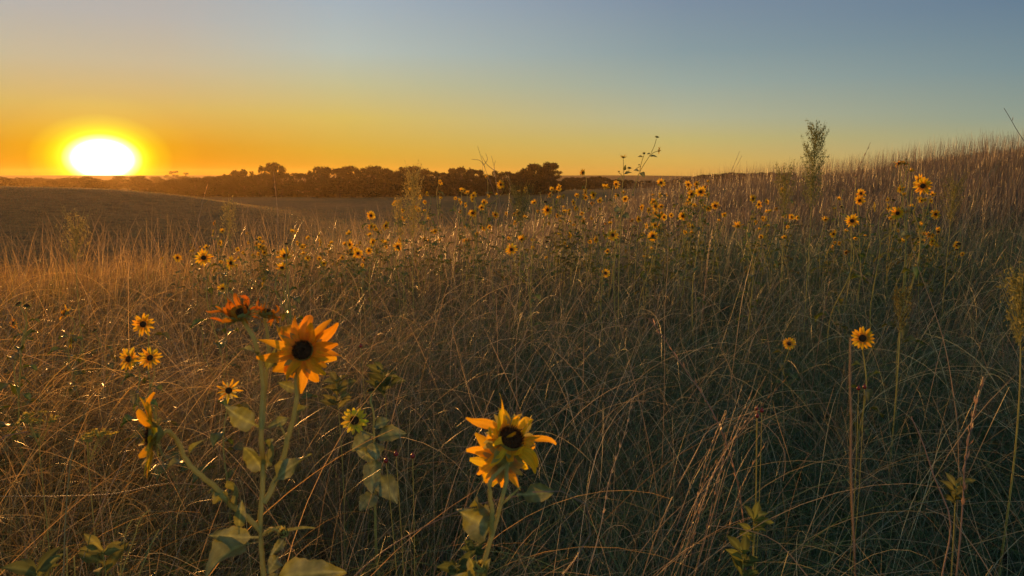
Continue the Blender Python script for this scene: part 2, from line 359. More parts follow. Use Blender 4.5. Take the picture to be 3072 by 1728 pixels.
# fine short undergrowth to close the mat
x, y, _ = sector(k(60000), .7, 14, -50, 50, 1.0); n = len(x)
put(blades(n, x, y, rng.uniform(.12, .42, n), .004 + .0003 * _, rng.uniform(0, .9, n), rng.uniform(.6, 1.9, n), rng.uniform(0, 6.28, n), rng.normal(0, .6, n), cols_at(x, y) * np.array([.42, .46, .42, 1]), 4))  # grass colours darkened here, painting in the shade low in the mat
# middle distance out to the brow
x, y, _ = sector(k(80000), 9, 32, -52, 52, 1.0); n = len(x); keep = (gz(x, y) > -2.2); x, y, _ = x[keep], y[keep], _[keep]; n = len(x)
put(blades(n, x, y, rng.uniform(.3, .75, n) * (.7 + .5 * clump(x, y, .6)), .0033 + .00035 * _, rng.uniform(0, .35, n), rng.uniform(.2, 1.8, n), rng.uniform(.0, 3.1, n), rng.normal(0, .5, n), cols_at(x, y), 5, curl=2.2))
# tall bluestem on the hill at the right
def hill(n, r0, r1, a0, a1, L0, L1, p=1.0, thin=1.0):
    x, y, r_ = sector(n, r0, r1, a0, a1, p); az = np.degrees(np.arctan2(x, y))
    keep = (rng.uniform(0, 1, n) < (.45 + .6 * clump(x, y, .5)) * np.clip((az + 6 + 3 * hnoise(x, y, .35, 4)) / 14, 0, 1)) ; x, y, r_ = x[keep], y[keep], r_[keep]; n = len(x)
    put(blades(n, x, y, rng.uniform(L0, L1, n) * (.7 + .5 * clump(x, y, .35)), (.003 + .0003 * r_) * thin, rng.uniform(0, .15, n), rng.uniform(.05, .5, n), rng.uniform(0, 6.28, n), rng.normal(0, .3, n), pick(RUST, n, .25), 5, head=rng.uniform(0, 1.2, n), head_col=(.19, .14, .10, 1)))
hill(k(85000), 14, 46, -8, 52, .38, .68)
hill(k(9000), 20, 46, 0, 52, .8, 1.3, thin=.8)
hill(k(7000), 30, 46, 8, 52, .9, 1.45, thin=.75)
# tall loose stalks standing out of the mat, with thin seed heads
x, y, _ = sector(k(1500), 2.0, 16, -50, 50, 1.0); n = len(x)
put(blades(n, x, y, rng.uniform(.7, 1.2, n), .0021 + .00016 * _, rng.uniform(0, .45, n), rng.uniform(.1, 1.5, n), rng.normal(1.4, 1.9, n), rng.normal(0, .4, n), pale(x, y), 12, head=rng.uniform(0, 1.6, n), head_col=(.34, .24, .16, 1), sway=.12))
# sparse taller stalks along the brow at the left, breaking its edge
x, y, _ = sector(k(1500), 7, 17, -50, 4, 1.0); n = len(x)
put(blades(n, x, y, rng.uniform(.7, 1.35, n), .0035 + .0002 * _, rng.uniform(0, .25, n), rng.uniform(.1, .9, n), rng.uniform(0, 6.28, n), rng.normal(0, .3, n), pale(x, y) * np.array([.8, .8, .8, 1]), 10, head=rng.uniform(.4, 2.2, n), head_col=(.30, .20, .10, 1), sway=.12))
# straw tussocks: fans of stems springing from one foot
for i in range(k(150)):
    r0_ = 1.3 + 7 * rng.uniform() ** 1.2; a_ = R(rng.uniform(-45, 45)); cx_, cy_ = r0_ * math.sin(a_), r0_ * math.cos(a_); n = int(rng.integers(18, 45)); la = rng.uniform(0, 6.28)
    x = cx_ + rng.normal(0, .035, n); y = cy_ + rng.normal(0, .035, n)
    put(blades(n, x, y, rng.uniform(.45, .95, n), np.full(n, .0022 + .0002 * r0_), rng.uniform(0, .4, n), rng.uniform(.3, 1.6, n), la + rng.normal(0, .9, n), rng.normal(0, .3, n), pick(RUST if i % 3 == 0 else STRAW, n) * np.array([1.1, 1.05, 1, 1]), 9, sway=.1))
# the smooth rolling meadow beyond
x, y, _ = sector(k(70000), 38, 135, -50, 12, .7); n = len(x)
put(blades(n, x, y, rng.uniform(.06, .2, n), .016 + .0005 * _, rng.uniform(0, .8, n), rng.uniform(.6, 1.4, n), rng.uniform(0, 6.28, n), rng.normal(0, .4, n), (np.where((rng.uniform(0, 1, n) < .25)[:, None], pick(GREEN, n, .1), np.array([[.24, .155, .055, 1]]) * np.ones((n, 1)))), 3))
gme = mesh_np('grass', np.concatenate(GV), np.concatenate(GQ), np.concatenate(GC))
tag(link('grass', gme, m_grass), 'tangled dry and green prairie grass covering the slope', 'grass', kind='stuff')

# ------------------------------------------------------------------ sunflower heads (facing +Z, outer radius 1)
def petal_strip(mb, a, r0, Lp, wp, e0, b, side, tw, cup, rows, colr, tip=.12, z0=0.0, kink=0.0, ph=0.0):
    t = np.linspace(0, 1, rows + 1)
    fi = e0 + b * t + kink * np.sin(t * 5 + ph); si = side * t ** 1.3
    dr = np.cos(fi) * np.cos(si); dz = np.sin(fi); ds = np.cos(fi) * np.sin(si)
    st_ = Lp / rows
    r_ = r0 + np.concatenate([[0], np.cumsum(dr[:-1] * st_)]); z = z0 + np.concatenate([[0], np.cumsum(dz[:-1] * st_)]); s_ = np.concatenate([[0], np.cumsum(ds[:-1] * st_)])
    w = wp * (np.sin(math.pi * np.clip(t * .86 + .12, 0, 1)) ** .62) * (1 - .0 * t); w[-1] = wp * tip
    ca, sa = math.cos(a), math.sin(a); rad = np.array([ca, sa, 0]); tan = np.array([-sa, ca, 0]); zz = np.array([0, 0, 1.0])
    P = r_[:, None] * rad + s_[:, None] * tan + z[:, None] * zz
    T = dr[:, None] * rad + ds[:, None] * tan + dz[:, None] * zz
    B = unit(np.cross(T, np.tile(zz, (rows + 1, 1)) * np.cos(fi)[:, None] - rad * np.sin(fi)[:, None])); Nn = np.cross(B, T)
    c, s2 = np.cos(tw * t)[:, None], np.sin(tw * t)[:, None]; B, Nn = B * c + Nn * s2, Nn * c - B * s2
    u = np.linspace(-1, 1, 5)
    G = P[:, None] + B[:, None] * (w[:, None] * u[None])[..., None] + Nn[:, None] * (cup * wp * (u[None] ** 2 - .3 + .12 * np.cos(u[None] * 9)) * np.sin(math.pi * np.clip(t, .1, 1))[:, None])[..., None]
    cc = np.tile(np.array(colr, float), (rows + 1, 5, 1)); cc[:, 1::2, :3] *= .84; cc[:2, :, 1] *= .78; cc[-1:, :, 1] *= 1.1
    grid(mb, G, cc)
def head_meshes(kind, seed, near=False):
    """returns calyx, petals (or None), disc meshes"""
    q = random.Random(seed); rows = 9 if near else 5
    D = {'open': .25, 'loose': .245, 'wilt': .34, 'up': .24, 'seed': .5, 'bud': .38, 'thin': .24, 'neat': .31, 'side': .27, 'ragged': .30}[kind]
    cal = MB(); pet = MB(); dis = MB()
    # calyx cup
    rings = [(0, .05), (.06, D * .55), (.16, D * .98), (.26, D * 1.08), (.32, D * 1.0)]
    ns = 16; th = np.linspace(0, 2 * math.pi, ns + 1)
    G = np.array([[(r_ * math.cos(a), r_ * math.sin(a), z) for a in th] for z, r_ in rings]); grid(cal, G)
    nb = 22 if near else 13
    for i in range(nb):       # pointed bracts
        a = 6.283 * i / nb + q.uniform(-.1, .1)
        e = {'bud': q.uniform(1.3, 1.9), 'seed': q.uniform(.1, 1.2)}.get(kind, q.uniform(-.1, .6))
        petal_strip(cal, a, D * .9, (.42 if kind != 'bud' else .6) * q.uniform(.8, 1.2), .075, e, q.uniform(-.5, .4), q.uniform(-.4, .4), 0, .3, 4, (.9, 1, .9, 1), tip=.05, z0=.14)
    # disc: a dome of small florets
    rows_ = 7 if near else 4; sec = 30 if near else 14
    dome = {'seed': .30, 'bud': .30, 'wilt': .24}.get(kind, .11)
    G = []
    for j in range(rows_ + 1):
        u = j / rows_; r_ = D * .97 * math.cos(u * 1.5708); z = .24 + dome * math.sin(u * 1.57)
        G.append([(r_ * math.cos(a), r_ * math.sin(a), z) for a in np.linspace(0, 6.2832, sec + 1)])
    G = np.array(G); G[:, :-1] += np.random.default_rng(seed).normal(0, .012, G[:, :-1].shape); G[:, -1] = G[:, 0]
    grid(dis, G, np.array((1, 1, 1, 1.)))
    nf = 150 if near else 26
    for i in range(nf):       # florets stand up like short bristles
        rr_ = D * .95 * math.sqrt((i + .5) / nf); a = i * 2.39996; u = math.sqrt(max(0, 1 - (rr_ / D) ** 2)); z = .22 + dome * u
        p = np.array([rr_ * math.cos(a), rr_ * math.sin(a), z]); h_ = q.uniform(.05, .10) * (1.3 if rr_ > D * .6 else .8); w = .035 if not near else .017
        n_ = unit(np.array([p[0] * .7, p[1] * .7, .5])); s_ = unit(np.cross(n_, [q.uniform(-1, 1), q.uniform(-1, 1), .3]))
        cc = (3.2, 2.4, 1.2, 1) if q.random() < (.1 + .5 * (rr_ / D) ** 3) else ((.8, .8, .8, 1) if q.random() < .5 else (1.5, 1.2, 1, 1))
        grid(dis, np.array([[p - s_ * w, p + s_ * w], [p + n_ * h_ - s_ * w * .6, p + n_ * h_ + s_ * w * .6]]), np.array(cc))
    if kind in ('seed', 'bud') and not (kind == 'seed' and seed % 3 == 0):
        return cal, None, dis
    n = {'open': 17, 'loose': 20, 'wilt': 19, 'up': 14, 'seed': 5, 'thin': 10, 'neat': 16, 'side': 17, 'ragged': 22}[kind] + q.randint(-1, 1)
    for i in range(n):
        a = 6.283 * (i + q.uniform(-.28, .28)) / n; L_ = 1.0 - D * .9
        o = q.uniform(.82, 1.1); c = (q.uniform(.85, 1.1), q.uniform(.8, 1.1), 1, 1)
        if kind == 'open': e0, b, sd_, tw, wp = q.uniform(-.1, .6), q.uniform(-.9, .45), q.uniform(-.35, .35), q.uniform(-.7, .7), .115
        elif kind == 'neat': e0, b, sd_, tw, wp = q.uniform(.05, .25), q.uniform(-.2, .2), q.uniform(-.12, .12), q.uniform(-.2, .2), .14; o = q.uniform(.92, 1.05)
        elif kind == 'loose':
            e0, b, sd_, tw, wp = q.uniform(-.1, .8), q.uniform(-1.7, .6), q.uniform(-.55, .55), q.uniform(-1.5, 1.5), q.uniform(.12, .19); o = q.uniform(.85, 1.2)
            if q.random() < .2: b = q.uniform(-2.2, -1.4)
            if 4.0 < a % 6.283 < 5.2: e0, b = q.uniform(.3, .8), q.uniform(-.6, .3)
        elif kind == 'wilt':
            e0, b, sd_, tw, wp = q.uniform(-.7, 1.5), q.uniform(-2.8, 3.0), q.uniform(-1.2, 1.2), q.uniform(-3, 3), q.uniform(.045, .10); o = q.uniform(.7, 1.3); c = (q.uniform(.7, 1.0), q.uniform(.5, .95), 1, 1)
        elif kind == 'ragged': e0, b, sd_, tw, wp = q.uniform(-.2, 1.1), q.uniform(-1.8, 1.8), q.uniform(-.7, .7), q.uniform(-1.8, 1.8), q.uniform(.07, .12); o = q.uniform(.75, 1.3); c = (1.0, q.uniform(.75, 1.1), 1, 1)
        elif kind == 'up': e0, b, sd_, tw, wp = q.uniform(.35, 1.0), q.uniform(-.5, .3), q.uniform(-.4, .4), q.uniform(-.8, .8), .11
        elif kind == 'side': e0, b, sd_, tw, wp = q.uniform(.0, .4), q.uniform(-.9, .7), q.uniform(-.4, .4), q.uniform(-.9, .9), .125
        elif kind == 'seed': e0, b, sd_, tw, wp = q.uniform(.4, 1.6), q.uniform(-1.5, 1.5), q.uniform(-1, 1), q.uniform(-2, 2), .07; o = .5
        else: e0, b, sd_, tw, wp = q.uniform(0, .5), q.uniform(-.5, .4), q.uniform(-.4, .4), q.uniform(-1, 1), .085
        petal_strip(pet, a, D * .88, L_ * o, wp, e0, b, sd_, tw, q.uniform(.15, .5), rows, c, tip=.32 if kind in ('loose', 'side', 'ragged') else .15, z0=.22 + .02 * (i % 2), kink=(.6 if kind == 'wilt' else .45 if kind == 'ragged' else .14 if near else .08), ph=q.uniform(0, 6))
    return cal, pet, dis
HEADS = {}
def head_data(kind, v):
    key = (kind, v)
    if key not in HEADS:
        c, p, d = head_meshes(kind, 11 * v + len(kind) * 101)
        def mk(mb, name, m):
            if mb is None: return None
            me = mesh_np(name, np.concatenate(mb.V), np.concatenate(mb.Q), np.concatenate(mb.C), True); me.materials.append(m); return me
        HEADS[key] = (mk(c, 'calyx', m_stem), mk(p, 'petals', m_petal), mk(d, 'disc', m_disc))
    return HEADS[key]
def place_head(plant, base, pos, facing, Rr, kind, v=None, spin=0, meshes=None, tint=None, name='flower_head'):
    """pos: centre of the head; the stem meets it a little behind"""
    f = Vector(facing).normalized()
    me = meshes or head_data(kind, v if v is not None else random.randrange(7))
    h = link({'seed': 'seed_head', 'bud': 'flower_bud'}.get(kind, name), me[0], None, plant)
    M_ = (f.to_track_quat('Z', 'Y').to_matrix().to_4x4()) @ Matrix.Rotation(spin, 4, 'Z')
    h.matrix_local = Matrix.Translation(Vector(pos) - Vector(base) - f * .22 * Rr) @ M_ @ Matrix.Scale(Rr, 4)
    if me[1] is not None: link('petals', me[1], None, h)
    link('disc', me[2], None, h)
    return Vector(pos) - f * .2 * Rr
def own_meshes(kind, seed, pcol=(1, 1, 1, 1)):
    c, p, d = head_meshes(kind, seed, True)
    def mk(mb, name, m, k=(1, 1, 1, 1)):
        me = mesh_np(name, np.concatenate(mb.V), np.concatenate(mb.Q), np.concatenate(mb.C) * np.array(k), True); me.materials.append(m); return me
    return mk(c, 'calyx', m_stem, (.75, .85, .75, 1)), (mk(p, 'petals', m_petal, pcol) if p else None), mk(d, 'disc', m_disc)

# ------------------------------------------------------------------ leaves
def leaf(mb, base, tip, normal, width, fold=.35, wave=.12, droop=.15, pet=.2, rows=12, cols=6, col=(1, 1, 1, 1), seed=0, heart=True, serr=.05, side=0.0):
    q = random.Random(seed)
    b, t_ = np.array(base, float), np.array(tip, float); d = t_ - b; L_ = np.linalg.norm(d); T = d / L_
    S_ = unit(np.cross(T, np.array(normal, float))); Nn = np.cross(S_, T)
    t = np.linspace(0, 1, rows + 1)
    mid = b + d * t[:, None] + Nn * (droop * L_ * (np.sin(t * math.pi * .9)))[:, None] + S_ * (side * L_ * np.sin(t * math.pi))[:, None]
    tl = np.clip((t - pet) / (1 - pet), 0, 1)
    w = width * (np.sin(math.pi * np.clip(tl, 0, 1) ** .62) ** .85 if heart else np.sin(math.pi * tl ** .8)); w = np.where(t < pet, .0, w)
    if rows > 10: w = w * (1 + .07 * np.sin(t * q.uniform(14, 22) + q.uniform(0, 6)) * (tl > 0))
    w = w * (1 + serr * np.where(np.arange(rows + 1) % 2, 1, -1)); w = np.maximum(w, .0014 * (1 - t * .7) * (1.2 if width > .008 else .5))
    u = np.linspace(-1, 1, cols + 1); ph = q.uniform(0, 6.28)
    wv = wave * width * np.sin(t[:, None] * q.uniform(7, 10) + ph + u[None] * 1.2) * np.abs(u[None]) ** 1.5 * (tl[:, None] > 0)
    G = mid[:, None] + S_ * (w[:, None] * u[None] * math.cos(fold))[..., None] + Nn * (np.abs(u[None]) * w[:, None] * math.sin(fold) + wv)[..., None]
    cc = np.tile(np.array(col, float), (rows + 1, cols + 1, 1))      # pale midrib and side veins, dry edge
    cc[:, cols // 2, :3] *= 1.7
    if rows > 10: cc[::3, 1:-1, :3] *= 1.25; cc[:, 0, :3] *= np.array([1.25, 1.1, .8]); cc[:, -1, :3] *= np.array([1.25, 1.1, .8])
    grid(mb, G, cc)
def leaf_obj(plant, base0, base, tip, normal, width, m=None, name='leaf', **k):
    mb = MB(); leaf(mb, base, tip, normal, width, **k); mb.V = [v - np.array(base0) for v in mb.V]
    return mb.build(name, m or m_leaf, plant)
def stem_obj(plant, base0, paths, name='stem', m=None, sides=7, col=(1, 1, 1, 1), hairy=False):
    mb = MB(); hb_ = MB()
    for P, r0, r1 in paths:
        P = spline(P, max(8, len(P) * 5)); P[1:-1] += rng.normal(0, r0 * .12, P[1:-1].shape)
        tube(mb, P - np.array(base0), np.linspace(r0, r1, len(P)), sides, np.array(col))
        if hairy:
            Lt = np.linalg.norm(np.diff(P, axis=0), axis=1).sum(); nh = int(Lt * 2600); ti = rng.uniform(0, len(P) - 1.001, nh); i_ = ti.astype(int); f_ = (ti - i_)[:, None]
            c_ = P[i_] * (1 - f_) + P[i_ + 1] * f_ - np.array(base0); T_ = unit(P[i_ + 1] - P[i_]); o_ = unit(np.cross(T_, rng.normal(0, 1, (nh, 3)))); rr2 = (r0 + (r1 - r0) * ti / len(P))[:, None]
            a_ = c_ + o_ * rr2 * .95; e_ = a_ + (o_ + T_ * rng.normal(0, .3, (nh, 1))) * rng.uniform(.0012, .0026, (nh, 1)); s_ = np.cross(o_, T_) * .00012
            V_ = np.stack([a_ - s_, a_ + s_, e_ + s_ * .3, e_ - s_ * .3], 1); hb_.add(V_, np.arange(nh * 4))
    if hairy:
        so = mb.build(name, m or m_stem, plant); hb_.build('fuzz', m_hair, so, smooth=False); return so
    return mb.build(name, m or m_stem, plant)

# ------------------------------------------------------------------ the nearest plant: tall stem, three heads
def toward_cam(p, side=0, up=0):
    v = Vector((0, 0, CAMZ)) - Vector(p); v.normalize(); r_ = Vector((v.y, -v.x, 0)); r_ = -r_ if r_.x < 0 else r_
    return (v + r_ * side + Vector((0, 0, up))).normalized()
d0 = .95
P = lambda x, y, d=None: atd(x, y, d or d0)
base = Vector((P(664, 1449).x + .01, P(664, 1449).y + .04, 0)); base.z = gzf(base.x, base.y)
hero = empty('sunflower_plant', base, 'nearest tall sunflower plant with open orange bloom, shrivelled bloom and a bloom seen side on', 'sunflower', 'sunflower plants in the grass')
hc = P(762, 882, .93); k1 = place_head(hero, base, hc, toward_cam(hc, -.25, .2), .049, 'loose', meshes=own_meshes('loose', 5, (1.0, .84, .8, 1)), spin=1.1)
hw = P(604, 792, .97); k2 = place_head(hero, base, hw, Vector((-.35, -.25, 1)), .037, 'wilt', meshes=own_meshes('wilt', 19, (.75, .48, .6, 1)))
hb = P(668, 790, 1.0); k3 = place_head(hero, base, hb, Vector((.25, .3, 1)), .026, 'wilt', meshes=own_meshes('wilt', 23, (.7, .5, .6, 1)))
hs = P(385, 1092, .90); k4 = place_head(hero, base, hs, Vector((-.88, -.42, .10)), .047, 'side', meshes=own_meshes('side', 31, (1.0, .92, .75, 1)), spin=.3)
hq = P(716, 1343, .92); place_head(hero, base, hq, Vector((-.2, -.3, 1)), .014, 'bud', meshes=own_meshes('bud', 41))
stem_obj(hero, base, [
    ([base, P(664, 1449), P(656, 1330), P(660, 1250), P(662, 1180), P(656, 1080), P(660, 960), P(645, 868), k2], .0042, .0026),
    ([P(659, 1080), P(668, 960, .96), P(676, 880, .98), k3], .0030, .0018),
    ([P(664, 1265), P(690, 1215), P(722, 1110, .94), P(748, 985, .93), P(745, 940, .93), k1], .0036, .0022),
    ([P(655, 1335), P(640, 1318), P(602, 1288), P(535, 1222, .93), P(470, 1160, .92), P(440, 1100, .91), P(418, 1086, .90), k4], .0034, .0024),
    ([P(660, 1345), P(690, 1330, .93), hq + Vector((0, 0, -.004))], .0016, .0012),
    ([P(722, 1110, .94), P(708, 1075, .93), P(700, 1062, .93)], .0013, .0008)], sides=10, hairy=True)
N_C = Vector((0, -1, .25))
for (bx, by), (tx, ty), w, kw in [
    ((655, 1075), (562, 1020), .019, dict(normal=(-.1, -.8, .6), fold=.15, wave=.35, droop=.10, side=-.04)),
    ((661, 1190), (672, 1105), .017, dict(normal=(-.6, -.6, .3), fold=.7, wave=.5, droop=-.25)),
    ((668, 1200), (612, 1130), .019, dict(normal=(-.3, -.6, .7), fold=.55, wave=.3, droop=-.2)),
    ((684, 1222), (790, 1145), .016, dict(normal=(.2, -.5, .8), fold=.45, wave=.6, droop=.14)),
    ((660, 1078), (728, 1050), .010, dict(normal=(0, -.7, .7), fold=.3, wave=.4, droop=-.05)),
    ((752, 985), (698, 962), .010, dict(normal=(0, -.8, .5), fold=.2, wave=.3, droop=.08)),
    ((738, 1045), (778, 1024), .009, dict(normal=(.3, -.5, .6), fold=.8, wave=.5, droop=.1)),
    ((668, 935), (694, 872), .011, dict(normal=(.5, -.8, .2), fold=.3, wave=.2, droop=.1)),
    ((655, 905), (596, 885), .008, dict(normal=(0, -.4, .8), fold=.6, wave=.3, droop=.2)),
    ((575, 1262), (525, 1240), .018, dict(normal=(.1, -.4, -.9), fold=.75, wave=.5, droop=-.3, pet=.05)),
    ((590, 1278), (560, 1212), .017, dict(normal=(-.7, -.6, .2), fold=.7, wave=.4, droop=-.3, pet=.05)),
    ((470, 1160), (415, 1185), .008, dict(normal=(0, -.6, .8), fold=.5, wave=.3, droop=.15)),
    ((474, 1150), (528, 1103), .006, dict(normal=(0, -.6, .6), fold=.7, wave=.3, droop=.2)),
    ((656, 1362), (512, 1475), .029, dict(normal=(-.5, -.7, .5), fold=.35, wave=.25, droop=.22, pet=.25)),
    ((690, 1455), (872, 1440), .026, dict(normal=(.1, -.75, .65), fold=.3, wave=.3, droop=.12, pet=.1)),
    ((656, 1352), (525, 1345), .016, dict(normal=(0, -.8, .6), fold=.2, wave=.3, droop=-.1)),
    ((690, 1350), (795, 1330), .006, dict(normal=(0, -.5, .8), fold=.8, wave=.2, droop=.1)),
    ((668, 1350), (715, 1325), .005, dict(normal=(0, -.5, .8), fold=.5, wave=.2, droop=.1)),
    ((700, 1400), (668, 1445), .013, dict(normal=(.3, -.8, .3), fold=.4, wave=.3, droop=.1)),
    ((716, 1352), (678, 1400), .010, dict(normal=(.3, -.8, .3), fold=.5, wave=.4, droop=.15)),
    ((662, 1449), (700, 1500), .020, dict(normal=(.3, -.8, .3), fold=.4, wave=.3, droop=.1)),
    ((600, 1340), (610, 1255), .010, dict(normal=(.2, -1, 0), fold=.3, wave=.3, droop=.1))]:
    kw = dict(kw); nn = kw.pop('normal')
    leaf_obj(hero, base, P(bx, by), P(tx, ty, d0 - .02), nn, w * .7, seed=bx, rows=16, cols=8, **kw)

# second near plant: the ragged bloom at the bottom
d0 = .84
base = Vector((P(1205, 1449).x - .02, P(1205, 1449).y + .05, 0)); base.z = gzf(base.x, base.y)
pl = empty('sunflower_plant', base, 'near sunflower plant with one ragged curling yellow bloom at the bottom centre', 'sunflower', 'sunflower plants in the grass')
h1 = P(1284, 1105, .84); a1 = place_head(pl, base, h1, toward_cam(h1, .55, .75), .047, 'wilt', meshes=own_meshes('ragged', 57, (1.05, 1.1, 1.0, 1)), spin=.4)
h2 = P(1268, 1160, .85); a2 = place_head(pl, base, h2, -toward_cam(h2, .3, -.45), .043, 'loose', meshes=own_meshes('loose', 61, (1.08, 1.12, 1.0, 1)), spin=2.2)
h3 = P(1205, 1432, .82); a3 = place_head(pl, base, h3, Vector((.1, .1, 1)), .016, 'bud', meshes=own_meshes('bud', 77))
stem_obj(pl, base, [([base, P(1208, 1460), P(1232, 1360), P(1258, 1280), P(1272, 1220), a1], .0036, .0024),
    ([P(1236, 1345), P(1238, 1290, .82), P(1232, 1220, .81), a2], .0028, .0020),
    ([P(1262, 1268), P(1285, 1248), P(1310, 1225)], .0016, .0009),
    ([P(1185, 1500), a3], .002, .0014)], sides=10, hairy=True)
for (bx, by), (tx, ty), w, kw in [
    ((1238, 1330), (1150, 1285), .020, dict(normal=(-.1, -.8, .5), fold=.35, wave=.55, droop=.12, pet=.1)),
    ((1238, 1335), (1190, 1262), .016, dict(normal=(-.6, -.6, .2), fold=.7, wave=.5, droop=-.2)),
    ((1300, 1245), (1395, 1235), .011, dict(normal=(0, -.8, .6), fold=.2, wave=.3, droop=-.06)),
    ((1190, 1470), (1140, 1450), .012, dict(normal=(0, -.8, .6), fold=.4, wave=.3, droop=.06)),
    ((1200, 1460), (1232, 1405), .008, dict(normal=(0, -.8, .6), fold=.4, wave=.3, droop=.06)),
    ((1205, 1460), (1180, 1400), .010, dict(normal=(0, -.8, .6), fold=.4, wave=.3, droop=.06))]:
    kw = dict(kw); nn = kw.pop('normal')
    leaf_obj(pl, base, P(bx, by, .84), P(tx, ty, .82), nn, w, seed=bx, rows=14, cols=8, **kw)

# third: neat yellow bloom and a dry head on one leafy stem
d0 = 2.3
base = Vector((P(950, 1250).x, P(950, 1250).y + .06, 0)); base.z = gzf(base.x, base.y)
pl = empty('sunflower_plant', base, 'small leafy sunflower plant with a neat round yellow bloom and a dry head above it', 'sunflower', 'sunflower plants in the grass')
h1 = P(892, 1058, 2.25); a1 = place_head(pl, base, h1, toward_cam(h1, -.1, .1), .041, 'neat', meshes=own_meshes('neat', 3, (1.0, 1.25, 1.6, 1)))
h2 = P(934, 984); a2 = place_head(pl, base, h2, Vector((-.1, -.1, 1)), .022, 'seed', meshes=own_meshes('seed', 6, (.8, .6, .7, 1)))
stem_obj(pl, base, [([base, P(945, 1250), P(948, 1180), P(940, 1090), P(940, 1040), P(932, 1005), a2], .0055, .003),
    ([P(940, 1095), P(915, 1085), P(900, 1075), a1], .003, .0025)])
for (bx, by), (tx, ty), w, kw in [((938, 1075), (985, 1058), .020, {}), ((942, 1100), (1025, 1092), .028, {}), ((936, 1095), (885, 1135), .030, dict(normal=(-.3, -.9, .4))),
    ((942, 1110), (945, 1160), .028, dict(normal=(.3, -.9, .4))), ((946, 1150), (938, 1245), .034, dict(normal=(-.2, -1, .1))), ((950, 1190), (1000, 1270), .034, dict(normal=(.4, -.9, .2))),
    ((946, 1160), (890, 1130), .022, {}), ((948, 1240), (905, 1290), .03, dict(normal=(-.3, -.9, .4)))]:
    kw = dict(dict(normal=(0, -.7, .7)), **kw); nn = kw.pop('normal')
    leaf_obj(pl, base, P(bx, by), P(tx, ty, d0 - .03), nn, w, seed=bx, fold=.3, wave=.2, droop=.1, pet=.12, **kw)

